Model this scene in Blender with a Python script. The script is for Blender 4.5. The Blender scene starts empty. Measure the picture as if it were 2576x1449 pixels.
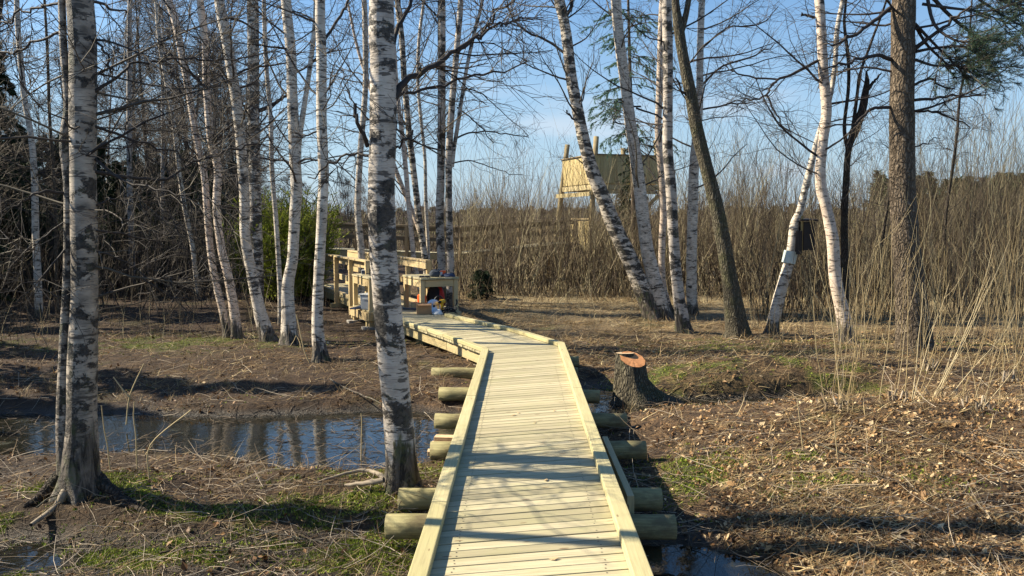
import bpy, math, random
import numpy as np
from mathutils import Vector

# ------------------------------------------------------------------ camera, sky, sun, exposure
SC = bpy.context.scene
COL = SC.collection
CAMZ = 2.05
F = 2085.0            # focal length in pixels of a 2576 px wide picture
PITCH = math.atan((724.5 - 563.0) / F)
cam_d = bpy.data.cameras.new("camera")
cam = bpy.data.objects.new("camera", cam_d)
COL.objects.link(cam)
cam.location = (0, 0, CAMZ)
cam.rotation_euler = (math.pi / 2 - PITCH, 0, 0)
cam_d.sensor_width = 36.0
cam_d.lens = 36.0 * F / 2576.0
cam_d.clip_start = 0.05
cam_d.clip_end = 3000.0
SC.camera = cam

SUN_EL = math.radians(38.0)
SUN_DIR = Vector((-1.0, 0.16, 0.0)).normalized()      # horizontal direction towards the sun
SUN_ROT = math.atan2(SUN_DIR.x, SUN_DIR.y)
world = bpy.data.worlds.new("World")
SC.world = world
world.use_nodes = True
wn, wl = world.node_tree.nodes, world.node_tree.links
bg = wn["Background"]
sky = wn.new("ShaderNodeTexSky")
sky.sky_type = 'NISHITA'
sky.sun_disc = False
sky.sun_elevation = SUN_EL
sky.sun_rotation = SUN_ROT
sky.air_density = 1.15
sky.dust_density = 0.6
sky.ozone_density = 2.0
# thin bright cloud veil low over the horizon
wtc = wn.new("ShaderNodeTexCoord")
wsep = wn.new("ShaderNodeSeparateXYZ"); wl.new(wtc.outputs["Generated"], wsep.inputs[0])
wmap = wn.new("ShaderNodeMapping"); wmap.inputs["Scale"].default_value = (2.2, 2.2, 9.0)
wl.new(wtc.outputs["Generated"], wmap.inputs[0])
wnz = wn.new("ShaderNodeTexNoise"); wnz.inputs["Scale"].default_value = 2.0; wnz.inputs["Detail"].default_value = 6.0
wl.new(wmap.outputs[0], wnz.inputs["Vector"])
wr = wn.new("ShaderNodeMapRange"); wr.inputs["From Min"].default_value = 0.60; wr.inputs["From Max"].default_value = 0.75
wl.new(wnz.outputs["Fac"], wr.inputs["Value"])
wr2 = wn.new("ShaderNodeMapRange"); wr2.inputs["From Min"].default_value = 0.0; wr2.inputs["From Max"].default_value = 0.22
wr2.inputs["To Min"].default_value = 1.0; wr2.inputs["To Max"].default_value = 0.0
wl.new(wsep.outputs["Z"], wr2.inputs["Value"])
wm = wn.new("ShaderNodeMath"); wm.operation = 'MULTIPLY'
wl.new(wr.outputs[0], wm.inputs[0]); wl.new(wr2.outputs[0], wm.inputs[1])
wmix = wn.new("ShaderNodeMix"); wmix.data_type = 'RGBA'
wl.new(wm.outputs[0], wmix.inputs[0]); wl.new(sky.outputs[0], wmix.inputs[6])
wmix.inputs[7].default_value = (5.6, 6.0, 6.6, 1)
whs = wn.new("ShaderNodeHueSaturation"); whs.inputs["Saturation"].default_value = 1.12; whs.inputs["Value"].default_value = 1.0
whz = wn.new("ShaderNodeMapRange"); whz.inputs["From Min"].default_value = -0.02; whz.inputs["From Max"].default_value = 0.30
whz.inputs["To Min"].default_value = 0.85; whz.inputs["To Max"].default_value = 0.0; wl.new(wsep.outputs["Z"], whz.inputs["Value"])
whm = wn.new("ShaderNodeMix"); whm.data_type = 'RGBA'; whm.inputs[7].default_value = (3.5, 4.7, 6.1, 1)
wl.new(whz.outputs[0], whm.inputs[0])
wml = wn.new("ShaderNodeMix"); wml.data_type = 'RGBA'; wml.blend_type = 'MULTIPLY'; wml.inputs[0].default_value = 1.0
wl.new(sky.outputs[0], wml.inputs[6]); wml.inputs[7].default_value = (0.86, 0.99, 1.14, 1)
wl.new(wml.outputs[2], whs.inputs["Color"]); wl.new(whs.outputs[0], whm.inputs[6]); wl.new(whm.outputs[2], wmix.inputs[6])
wl.new(wmix.outputs[2], bg.inputs["Color"])
bg.inputs["Strength"].default_value = 0.060

sun_d = bpy.data.lights.new("sun", 'SUN')
sun_d.energy = 5.0
sun_d.angle = math.radians(0.55)
sun_d.color = (1.0, 0.90, 0.71)
sun = bpy.data.objects.new("sun", sun_d)
COL.objects.link(sun)
sd = Vector((SUN_DIR.x * math.cos(SUN_EL), SUN_DIR.y * math.cos(SUN_EL), math.sin(SUN_EL)))
sun.rotation_euler = sd.to_track_quat('Z', 'Y').to_euler()
sun.location = (-20, 3, 20)

SC.render.engine = 'CYCLES'
SC.view_settings.view_transform = 'Standard'
SC.view_settings.look = 'None'
SC.view_settings.exposure = 1.27
SC.view_settings.gamma = 1.0
SC.cycles.max_bounces = 5
SC.cycles.diffuse_bounces = 2
SC.cycles.glossy_bounces = 3
SC.cycles.transparent_max_bounces = 6

RNG = np.random.default_rng(11)
random.seed(5)

# ------------------------------------------------------------------ picture point -> place
CP, SP = math.cos(PITCH), math.sin(PITCH)
def ray(x, y):
    a = (x - 1288.0) / F
    b = (724.5 - y) / F
    return np.array([a, CP + b * SP, -SP + b * CP])
def at_depth(x, y, Y):
    d = ray(x, y)
    return np.array([0, 0, CAMZ]) + d * (Y / d[1])
def at_z(x, y, z):
    d = ray(x, y)
    return np.array([0, 0, CAMZ]) + d * ((z - CAMZ) / d[2])

# ------------------------------------------------------------------ noise and terrain
_tab = RNG.random((256, 256))
def vnoise(x, y, s=0):
    x = np.asarray(x, float) + 37.3 * s + 500; y = np.asarray(y, float) + 91.7 * s + 500
    xi = np.floor(x).astype(int); yi = np.floor(y).astype(int)
    fx = x - xi; fy = y - yi
    fx = fx * fx * (3 - 2 * fx); fy = fy * fy * (3 - 2 * fy)
    a = _tab[xi & 255, yi & 255]; b = _tab[(xi + 1) & 255, yi & 255]
    c = _tab[xi & 255, (yi + 1) & 255]; d = _tab[(xi + 1) & 255, (yi + 1) & 255]
    return (a * (1 - fx) + b * fx) * (1 - fy) + (c * (1 - fx) + d * fx) * fy
def fbm(x, y, s=0, o=4):
    r = 0; a = 0.5; t = 0
    for i in range(o):
        r = r + a * vnoise(np.asarray(x) * 2 ** i, np.asarray(y) * 2 ** i, s + i); t += a; a *= 0.5
    return r / t
def sstep(a, b, x):
    t = np.clip((x - a) / (b - a), 0, 1)
    return t * t * (3 - 2 * t)
def gauss(x, y, cx, cy, sx, sy):
    return np.exp(-((x - cx) / sx) ** 2 - ((y - cy) / sy) ** 2)
def H(x, y):
    x = np.asarray(x, float); y = np.asarray(y, float)
    z = 0.11 + 0.07 * (fbm(x * .35, y * .35, 1) - .5) * 2 + 0.05 * (fbm(x * 1.6, y * 1.6, 5) - .5) * 2
    z = z + 0.018 * (fbm(x * 7, y * 7, 9, 3) - .5) * 2
    z = z + 0.10 * sstep(14, 22, y)
    z = z + 0.20 * gauss(x, y, 3.5, 7.5, 1.9, .95) + 0.10 * gauss(x, y, 6.0, 6.8, 2.5, 2.2)
    z = z + 0.25 * gauss(x, y, 3.1, 10.3, 1.5, 0.5) + 0.12 * gauss(x, y, 5.5, 11, 2.5, 2.0)
    z = z + 0.10 * gauss(x, y, -2.95, 5.95, .55, .4) + 0.09 * gauss(x, y, -.85, 5.8, .4, .35) + 0.07 * gauss(x, y, -1.55, 6.05, .6, .25)
    z = z + 0.10 * gauss(x, y, -1.0, 11.2, .9, 1.2)
    # pond on the left running as a ditch under the walkway to the right
    w = 0.62 + 0.16 * sstep(-2.5, -4.5, x) + 0.22 * (fbm(x * .9, y * .3, 21) - .5) * 2 + 0.42 * np.exp(-((x + 1.35) / .9) ** 2)
    cy = 7.95 - 0.22 * np.exp(-((x + 1.35) / .9) ** 2)
    k = sstep(-0.7, 0.9, x)
    w = w * (1 - k) + k * (0.36 + 0.12 * (fbm(x * 1.5, y * .3, 23) - .5) * 2)
    cy = cy * (1 - k) + k * (9.1 + 0.05 * x)
    q = np.abs(y - cy) / w
    dep = (1 - sstep(0.75, 1.45, q)) * (1 - sstep(3.6, 4.6, x))
    z = z * (1 - dep) + dep * (-0.16 + 0.10 * (fbm(x * 2.5, y * 2.5, 31) - .35))
    # boggy strip in the left foreground, puddle at right foreground
    m = sstep(5.55, 5.1, y) * sstep(2.6, 3.4, y) * (1 - sstep(-0.6, 0.1, x))
    z = z * (1 - m) + m * (0.006 + 0.09 * (fbm(x * 1.4, y * 1.9, 41) - .5) * 2)
    z = z - .07 * sstep(1.75, 1.1, x) * sstep(-.55, -.25, x) * sstep(11.5, 10, y) * (y > 0)
    z = z - .13 * gauss(x, y, 1.15, 9.9, .45, .7) - .05 * gauss(x, y, 2.3, 9.35, 1.2, .3)
    p = gauss(x, y, 1.0, 4.55, .65, .5)
    z = z - 0.23 * p
    return z
def mossmap(x, y):
    mm = gauss(x, y, -2.3, 5.0, 1.5, .36) * 3.0 + gauss(x, y, -2.98, 5.75, .42, .28) * 2.2 + gauss(x, y, -1.1, 5.85, .4, .28) * 2.0 + gauss(x, y, 1.75, 6.25, .5, .45) * 2.2 + gauss(x, y, 2.6, 6.1, .5, .3) * 1.2 \
        + gauss(x, y, 2.5, 9.75, 1.3, .4) * 5 + gauss(x, y, 1.7, 9.2, .5, .25) * 3.2 + gauss(x, y, -.6, 6.4, .8, .25) * .6 + gauss(x, y, 5.0, 13.0, 2.5, .8) * 1.0 + gauss(x, y, -5.5, 13.5, 2.5, .8) * 1.0
    return mm * (.04 + 1.5 * sstep(.47, .60, fbm(x * 2.6, y * 4.5, 120))) + .03 * sstep(.56, .7, fbm(x * 1.2, y * 1.2, 130))
def gpt(x, y):
    z = 0.12
    for _ in range(4):
        p = at_z(x, y, z); z = float(H(p[0], p[1]))
    return at_z(x, y, z)

# ------------------------------------------------------------------ node helpers
def new_mat(name):
    m = bpy.data.materials.new(name); m.use_nodes = True
    nt = m.node_tree
    return m, nt, nt.nodes["Principled BSDF"]
class NT:
    def __init__(s, nt): s.nt = nt; s.n = nt.nodes; s.l = nt.links
    def link(s, a, b): s.l.new(a, b)
    def coord(s, kind="Object", scale=(1, 1, 1)):
        t = s.n.new("ShaderNodeTexCoord"); m = s.n.new("ShaderNodeMapping")
        m.inputs["Scale"].default_value = scale
        s.link(t.outputs[kind], m.inputs[0]); return m.outputs[0]
    def noise(s, vec, scale=1, detail=3, rough=.55, dist=0):
        n = s.n.new("ShaderNodeTexNoise")
        n.inputs["Scale"].default_value = scale; n.inputs["Detail"].default_value = detail
        n.inputs["Roughness"].default_value = rough; n.inputs["Distortion"].default_value = dist
        s.link(vec, n.inputs["Vector"]); return n.outputs["Fac"]
    def rng(s, v, a, b, c=0, d=1):
        n = s.n.new("ShaderNodeMapRange")
        for k, x in zip(("From Min", "From Max", "To Min", "To Max"), (a, b, c, d)): n.inputs[k].default_value = x
        s.link(v, n.inputs["Value"]); return n.outputs[0]
    def math(s, op, a, b=None):
        n = s.n.new("ShaderNodeMath"); n.operation = op
        for i, q in enumerate((a, b)):
            if q is None: continue
            if isinstance(q, (int, float)): n.inputs[i].default_value = q
            else: s.link(q, n.inputs[i])
        return n.outputs[0]
    def mix(s, f, a, b, blend='MIX'):
        n = s.n.new("ShaderNodeMix"); n.data_type = 'RGBA'; n.blend_type = blend
        for i, q in ((0, f), (6, a), (7, b)):
            if isinstance(q, (int, float)): n.inputs[i].default_value = q
            elif isinstance(q, tuple): n.inputs[i].default_value = q + (1,) if len(q) == 3 else q
            else: s.link(q, n.inputs[i])
        return n.outputs[2]
    def ramp(s, f, stops):
        n = s.n.new("ShaderNodeValToRGB"); e = n.color_ramp.elements
        while len(e) < len(stops): e.new(0.5)
        for k, (p, c) in enumerate(stops):
            e[k].position = p; e[k].color = c + (1,)
        s.link(f, n.inputs[0]); return n.outputs[0]
    def bump(s, h, strength, dist, bsdf):
        n = s.n.new("ShaderNodeBump"); n.inputs["Strength"].default_value = strength; n.inputs["Distance"].default_value = dist
        s.link(h, n.inputs["Height"]); s.link(n.outputs[0], bsdf.inputs["Normal"])
    def attr(s, name):
        n = s.n.new("ShaderNodeAttribute"); n.attribute_name = name; return n.outputs["Fac"]
    def sep(s, v):
        n = s.n.new("ShaderNodeSeparateXYZ"); s.link(v, n.inputs[0]); return n.outputs

def plain(name, col, rough=.6, metal=0.0, var=.25, spec=.3, scale=25):
    m, nt, b = new_mat(name); N = NT(nt)
    v = N.coord("Object"); f = N.noise(v, scale, 4)
    dark = tuple(c * (1 - var) for c in col); lite = tuple(min(1, c * (1 + var)) for c in col)
    N.link(N.mix(f, dark, lite), b.inputs["Base Color"])
    b.inputs["Roughness"].default_value = rough; b.inputs["Metallic"].default_value = metal
    b.inputs["Specular IOR Level"].default_value = spec
    N.bump(f, .15, .004, b)
    return m

def birch_mat(name, dark=.5, foot=.5, tint=(.70, .62, .51), shade=(.40, .34, .27), green=.2, bs=(3.2, 3.2, 8.5)):
    """white bark with black lens marks, rough black plates, fissured foot"""
    m, nt, b = new_mat(name); N = NT(nt)
    o = N.coord("Object"); oi = N.n.new("ShaderNodeObjectInfo")
    va = N.n.new("ShaderNodeVectorMath"); va.operation = 'ADD'
    cb = N.n.new("ShaderNodeCombineXYZ")
    N.link(N.math('MULTIPLY', oi.outputs["Random"], 23.0), cb.inputs[0]); N.link(N.math('MULTIPLY', oi.outputs["Random"], 71.0), cb.inputs[2])
    vs = N.n.new("ShaderNodeVectorMath"); vs.operation = 'SCALE'; N.link(o, vs.inputs[0]); N.link(N.rng(oi.outputs["Random"], 0, 1, .75, 1.45), vs.inputs["Scale"])
    N.link(vs.outputs[0], va.inputs[0]); N.link(cb.outputs[0], va.inputs[1]); vec = va.outputs[0]
    def sc(x, y, z):
        k = N.n.new("ShaderNodeMapping"); k.inputs["Scale"].default_value = (x, y, z); N.link(vec, k.inputs[0]); return k.outputs[0]
    tone = N.noise(sc(5, 5, 9), 1, 5, .6)
    base = N.mix(N.rng(tone, .35, .68), shade, tint)
    streak = N.noise(sc(16, 16, 190), 1, 3, .6)
    base = N.mix(N.rng(streak, .52, .72, 0, .55), base, (.22, .17, .14))
    lent = N.noise(sc(6.5, 6.5, 34), 1, 3, .6, .1)
    lf = N.rng(lent, .575 , .605)
    base = N.mix(N.math('MULTIPLY', lf, .85), base, (.045, .036, .03))
    bands = N.noise(sc(*bs), 1, 7, .70, .2)
    th = .66 - .18 * dark
    bf = N.rng(bands, th, th + .035)
    gn = N.noise(sc(9, 9, 6), 1, 4, .6)
    darkc = N.mix(N.rng(N.noise(sc(26, 26, 34), 1, 5, .7), .35, .68), (.010, .009, .008), (.10, .085, .07))
    fine = N.noise(sc(9, 9, 120), 1, 2, .5); base = N.mix(N.rng(fine, .63, .66, 0, .8), base, (.10, .08, .065))
    darkc = N.mix(N.rng(gn, .55, .7, 0, green), darkc, (.10, .11, .05))
    base = N.mix(N.rng(gn, .58, .8, 0, green * .6), base, (.22, .23, .14))
    # fissured foot: by height in the tree's own frame
    z = N.sep(o)[2]
    fn = N.noise(sc(9, 9, 1.6), 1, 5, .7, .5)
    ff = N.rng(N.math('ADD', N.math('MULTIPLY', z, -1.0 / max(foot, .05)), N.math('MULTIPLY', fn, 2.6)), .55, .75)
    f = N.math('MAXIMUM', bf, ff)
    fur = N.mix(N.rng(N.noise(sc(20, 20, 3.2), 1, 6, .72, .8), .42, .64), (.012, .010, .008), (.19, .155, .12))
    fur = N.mix(N.rng(gn, .5, .66, 0, green + .2), fur, (.09, .10, .03))
    N.link(N.mix(ff, N.mix(bf, base, darkc), fur), b.inputs["Base Color"])
    b.inputs["Roughness"].default_value = .62
    b.inputs["Specular IOR Level"].default_value = .3
    hgt = N.math('ADD', N.math('MULTIPLY', f, N.noise(sc(34, 34, 30), 1, 5, .7)), N.math('MULTIPLY', N.noise(sc(20, 20, 90), 1, 4), .25))
    N.bump(hgt, .9, .018, b)
    return m

def bark_mat(name, c1, c2, sc=(26, 26, 7), moss=.0, bump=1.0):
    m, nt, b = new_mat(name); N = NT(nt)
    o = N.coord("Object", sc); f = N.noise(o, 1, 6, .7, .6)
    v = N.n.new("ShaderNodeTexVoronoi"); v.feature = 'DISTANCE_TO_EDGE'; v.inputs["Scale"].default_value = 1.0; N.link(N.coord("Object", (sc[0] * .9, sc[1] * .9, sc[2])), v.inputs["Vector"])
    wv = N.n.new("ShaderNodeTexNoise"); wv.inputs["Scale"].default_value = 9.0; N.link(N.coord("Object"), wv.inputs["Vector"])
    wa = N.n.new("ShaderNodeVectorMath"); wa.operation = 'MULTIPLY_ADD'; N.link(wv.outputs["Color"], wa.inputs[0]); wa.inputs[1].default_value = (2.2, 2.2, 2.2)
    N.link(N.coord("Object", (sc[0] * 1.3, sc[1] * 1.3, sc[2] * 1.2)), wa.inputs[2]); N.link(wa.outputs[0], v.inputs["Vector"])
    crack = N.rng(v.outputs["Distance"], .0, .30)
    col = N.mix(N.rng(f, .35, .65), c1, c2)
    col = N.mix(N.rng(crack, 0, 1, .25, 1), tuple(c * .35 for c in c1), col)
    g = N.noise(N.coord("Object", (4, 4, 3)), 1, 4)
    col = N.mix(N.rng(g, .5, .68, 0, moss), col, (.09, .10, .03))
    N.link(col, b.inputs["Base Color"]); b.inputs["Roughness"].default_value = .85
    b.inputs["Specular IOR Level"].default_value = .15
    N.bump(N.math('ADD', crack, f), bump, .02, b)
    return m

def ramp_mat(name, stops, rough=.7, spec=.2, trans=0.0, two=False):
    m, nt, b = new_mat(name); N = NT(nt)
    c = N.ramp(N.attr("rnd"), stops)
    N.link(c, b.inputs["Base Color"]); b.inputs["Roughness"].default_value = rough
    b.inputs["Specular IOR Level"].default_value = spec
    if trans > 0:
        t = N.n.new("ShaderNodeBsdfTranslucent"); N.link(c, t.inputs[0])
        mx = N.n.new("ShaderNodeMixShader"); mx.inputs[0].default_value = trans
        N.link(b.outputs[0], mx.inputs[1]); N.link(t.outputs[0], mx.inputs[2])
        N.link(mx.outputs[0], N.n["Material Output"].inputs[0])
    return m

def wood_mat(name, c1, c2, knots=True, green=.25, worn=.3):
    m, nt, b = new_mat(name); N = NT(nt)
    t = N.n.new("ShaderNodeUVMap"); mp = N.n.new("ShaderNodeMapping"); mp.inputs["Scale"].default_value = (2.2, 55, 1)
    N.link(t.outputs[0], mp.inputs[0])
    g = N.noise(mp.outputs[0], 1, 5, .65, 1.2)
    rnd = N.attr("rnd")
    base = N.mix(rnd, c1, c2)
    col = N.mix(N.rng(g, .42, .72, 0, .55), base, tuple(x * .55 for x in c1))
    mp2 = N.n.new("ShaderNodeMapping"); mp2.inputs["Scale"].default_value = (3, 6, 1); N.link(t.outputs[0], mp2.inputs[0])
    st = N.noise(mp2.outputs[0], 1, 4, .6)
    col = N.mix(N.rng(st, .45, .75, 0, green), col, (.36, .36, .16))
    st2 = N.noise(N.coord("Object", (1.3, 1.3, 1.3)), 2, 5, .7)
    col = N.mix(N.rng(st2, .48, .72, 0, worn), col, tuple(x * .6 for x in c2))
    if knots:
        mp3 = N.n.new("ShaderNodeMapping"); mp3.inputs["Scale"].default_value = (5, 17, 1); N.link(t.outputs[0], mp3.inputs[0])
        v = N.n.new("ShaderNodeTexVoronoi"); v.inputs["Scale"].default_value = 1.0; N.link(mp3.outputs[0], v.inputs["Vector"])
        kf = N.rng(v.outputs["Distance"], .11, .15, 1, 0)
        sel = N.rng(N.sep(v.outputs["Color"])[0], .55, .6)
        col = N.mix(N.math('MULTIPLY', N.math('MULTIPLY', kf, sel), .75), col, (.13, .07, .03))
    N.link(col, b.inputs["Base Color"]); b.inputs["Roughness"].default_value = .62; b.inputs["Specular IOR Level"].default_value = .25
    N.bump(g, .25, .004, b)
    return m

M = {}
M['birch'] = birch_mat("birch_bark", .42, .35)
M['birch_dark'] = birch_mat("birch_bark_shaggy", .95, .75, green=.5)
M['birch_band'] = birch_mat("birch_bark_banded", .82, .5, tint=(.56, .49, .41), shade=(.34, .29, .24), green=.4, bs=(3.4, 3.4, 6.0))
M['birch_big'] = birch_mat("birch_bark_old", .78, .52, tint=(.46, .39, .31), shade=(.11, .09, .07), green=.6, bs=(7, 7, 9))
M['birch_pink'] = birch_mat("birch_bark_pinkish", .30, .4, tint=(.76, .63, .50), shade=(.50, .38, .29))
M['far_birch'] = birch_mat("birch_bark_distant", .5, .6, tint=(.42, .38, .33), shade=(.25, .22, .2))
M['grey_bark'] = bark_mat("grey_green_bark", (.10, .085, .06), (.22, .19, .13), moss=.35)
M['dark_bark'] = bark_mat("dark_alder_bark", (.045, .035, .028), (.12, .095, .075), moss=.15)
M['pine_bark'] = bark_mat("pine_bark", (.10, .075, .052), (.25, .195, .14), (17, 17, 6), bump=1.0)
M['twig'] = ramp_mat("dark_twig", [(0, (.022, .018, .017)), (.6, (.052, .042, .036)), (1, (.12, .10, .07))])
M['twig_far'] = ramp_mat("far_twig", [(0, (.05, .04, .034)), (1, (.15, .12, .09))])
M['osier'] = ramp_mat("osier_stem", [(0, (.022, .014, .010)), (.4, (.085, .062, .042)), (.75, (.18, .14, .085)), (1, (.36, .31, .18))])
M['pale_stem'] = ramp_mat("pale_stem", [(0, (.20, .14, .065)), (.6, (.38, .29, .15)), (1, (.56, .46, .28))])
M['bud'] = ramp_mat("spring_bud", [(0, (.25, .25, .07)), (1, (.46, .46, .20))], trans=.3)
M['leaf'] = ramp_mat("dead_leaf", [(0, (.035, .018, .009)), (.4, (.16, .082, .034)), (.75, (.40, .245, .11)), (1, (.66, .50, .29))], rough=.55, trans=.15)
M['straw'] = ramp_mat("dry_grass", [(0, (.10, .055, .027)), (.5, (.28, .19, .09)), (1, (.55, .44, .24))], trans=.1)
M['stick'] = ramp_mat("dead_stick", [(0, (.05, .035, .025)), (.6, (.20, .15, .10)), (1, (.48, .40, .30))])
M['moss'] = ramp_mat("moss", [(0, (.07, .09, .012)), (.6, (.20, .25, .03)), (1, (.40, .45, .07))], trans=.1)
M['needle'] = ramp_mat("pine_needle", [(0, (.02, .05, .03)), (1, (.09, .15, .08))], trans=.2)
M['needle_pale'] = ramp_mat("blue_green_needle", [(0, (.05, .11, .08)), (1, (.16, .26, .17))], trans=.3)
M['spruce'] = ramp_mat("spruce_needle", [(0, (.010, .022, .009)), (1, (.045, .07, .025))])
M['juniper'] = ramp_mat("juniper_needle", [(0, (.05, .085, .012)), (.5, (.27, .32, .035)), (1, (.44, .46, .09))], trans=.25)
M['deck'] = wood_mat("deck_plank_wood", (.33, .285, .17), (.53, .455, .29), knots=True, green=.35, worn=.45)
M['kerb'] = wood_mat("kerb_wood", (.42, .36, .18), (.52, .45, .25), green=.4, worn=.25)
M['rail'] = wood_mat("railing_wood", (.44, .32, .165), (.58, .45, .25), green=.2)
M['beam'] = wood_mat("beam_wood", (.38, .30, .15), (.5, .40, .22), green=.3)
M['rawwood'] = wood_mat("weathered_wood", (.15, .105, .06), (.26, .19, .11), green=.2)
M['tower'] = wood_mat("tower_wood", (.42, .32, .14), (.56, .44, .22), green=.2)
def log_mat():
    m, nt, b = new_mat("peeled_log"); N = NT(nt); g = N.noise(N.coord("Object", (2.2, 34, 34)), 1, 5, .7, .6); st = N.noise(N.coord("Object", (4, 7, 7)), 1, 5, .7); ck = N.noise(N.coord("Object", (1.2, 16, 16)), 1, 3, .5)
    col = N.mix(N.rng(g, .35, .65), (.17, .15, .07), (.34, .30, .15)); col = N.mix(N.rng(st, .48, .66, 0, .75), col, (.11, .085, .05))
    col = N.mix(N.rng(ck, .66, .68), col, (.02, .016, .01)); N.link(col, b.inputs["Base Color"]); b.inputs["Roughness"].default_value = .8; b.inputs["Specular IOR Level"].default_value = .2
    N.bump(N.math('SUBTRACT', g, N.rng(ck, .64, .68)), .7, .008, b); return m
M['log'] = log_mat()
M['oldlog'] = plain("old_log", (.26, .20, .105), .85, var=.4, scale=7)
M['root'] = plain("pale_root_bark", (.24, .195, .14), .85, var=.6, scale=22)
def ring_mat(name, c1, c2, axis, sc=26):
    m, nt, b = new_mat(name); N = NT(nt); w = N.n.new("ShaderNodeTexWave"); w.wave_type = 'RINGS'; w.rings_direction = axis
    w.inputs["Scale"].default_value = sc; w.inputs["Distortion"].default_value = 2.5; w.inputs["Detail"].default_value = 3; N.link(N.coord("Object"), w.inputs["Vector"])
    f = N.noise(N.coord("Object"), 9, 5, .7); col = N.mix(w.outputs["Fac"], c1, c2)
    col = N.mix(N.rng(f, .45, .7, 0, .7), col, tuple(x * .45 for x in c1)); N.link(col, b.inputs["Base Color"]); b.inputs["Roughness"].default_value = .8
    b.inputs["Specular IOR Level"].default_value = .15; N.bump(f, .5, .01, b); return m
M['cut'] = ring_mat("sawn_wood", (.44, .30, .17), (.60, .44, .27), 'X')
M['cut_pale'] = ring_mat("pale_cut_face", (.44, .31, .18), (.58, .44, .28), 'Z')
M['cut_orange'] = ring_mat("fresh_orange_cut", (.48, .20, .08), (.66, .33, .15), 'Z')
M['screw'] = plain("dark_screw", (.05, .045, .04), .5)
M['concrete'] = plain("concrete", (.30, .28, .25), .9)
M['black'] = plain("black_plastic", (.012, .012, .014), .4)
M['blackcloth'] = plain("black_cloth", (.016, .015, .02), .85, scale=60)
M['red'] = plain("red_plastic", (.42, .018, .012), .45, var=.1)
M['orange'] = plain("orange_plastic", (.82, .11, .02), .4, var=.1)
M['white'] = plain("white_plastic", (.62, .63, .62), .35, var=.08)
M['clear'] = plain("milky_plastic", (.45, .48, .50), .25, var=.12)
M['card'] = plain("cardboard", (.42, .24, .12), .85, var=.12)
M['navy'] = plain("navy_cloth", (.03, .045, .09), .8)
M['greycloth'] = plain("grey_cloth", (.05, .06, .075), .85, scale=50)
M['steel'] = plain("brushed_steel", (.45, .47, .50), .3, metal=.9)
M['bluesteel'] = plain("blue_grey_steel", (.07, .09, .13), .35, metal=.5)
M['yellow'] = plain("yellow_plastic", (.75, .42, .03), .4, var=.1)
M['nestbox'] = plain("dark_nest_box_wood", (.035, .028, .024), .85)
M['batten'] = plain("nest_box_batten_wood", (.28, .20, .08), .8)
M['band'] = plain("pale_trunk_band", (.46, .52, .48), .4, var=.35, scale=8)

# ------------------------------------------------------------------ mesh helpers
def np_mesh(name, V, Q=None, T=None, mats=(), rnd=None, uv=None, midx=None, smooth=True):
    """V (n,3); Q (m,4); T (k,3); rnd per face (quads first); uv per loop"""
    me = bpy.data.meshes.new(name)
    nq = 0 if Q is None else len(Q); ntr = 0 if T is None else len(T)
    loops = []
    if nq: loops.append(np.asarray(Q, dtype=np.int32).ravel())
    if ntr: loops.append(np.asarray(T, dtype=np.int32).ravel())
    L = np.concatenate(loops)
    tot = np.concatenate([np.full(nq, 4, np.int32), np.full(ntr, 3, np.int32)])
    st = np.concatenate([[0], np.cumsum(tot)[:-1]]).astype(np.int32)
    me.vertices.add(len(V)); me.vertices.foreach_set("co", np.asarray(V, dtype=np.float32).ravel())
    me.loops.add(len(L)); me.loops.foreach_set("vertex_index", L)
    me.polygons.add(nq + ntr)
    me.polygons.foreach_set("loop_start", st); me.polygons.foreach_set("loop_total", tot)
    me.polygons.foreach_set("use_smooth", np.full(nq + ntr, smooth, bool))
    if midx is not None: me.polygons.foreach_set("material_index", np.asarray(midx, np.int32))
    me.update(calc_edges=True)
    if rnd is not None:
        a = me.attributes.new("rnd", 'FLOAT', 'FACE'); a.data.foreach_set("value", np.asarray(rnd, np.float32))
    if uv is not None:
        u = me.uv_layers.new(name="UVMap"); u.data.foreach_set("uv", np.asarray(uv, np.float32).ravel())
    for m in mats: me.materials.append(m)
    return me

def link(name, me, parent=None, loc=(0, 0, 0), rot=(0, 0, 0)):
    o = bpy.data.objects.new(name, me); COL.objects.link(o)
    o.location = loc; o.rotation_euler = rot
    if parent is not None: o.parent = parent
    return o
def tag(o, label=None, cat=None, group=None, kind=None):
    if label: o["label"] = label
    if cat: o["category"] = cat
    if group: o["group"] = group
    if kind: o["kind"] = kind
    return o
def empty(name, loc, rz=0.0):
    o = bpy.data.objects.new(name, None); COL.objects.link(o); o.location = [float(c) for c in loc]; o.rotation_euler = (0, 0, rz)
    o.empty_display_size = .1
    return o
def copy_tree(o, parent=None):
    c = o.copy(); COL.objects.link(c); c.parent = parent
    for ch in list(o.children): copy_tree(ch, c)
    return c

def norm(v): return v / (np.linalg.norm(v, axis=-1, keepdims=True) + 1e-12)

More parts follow.
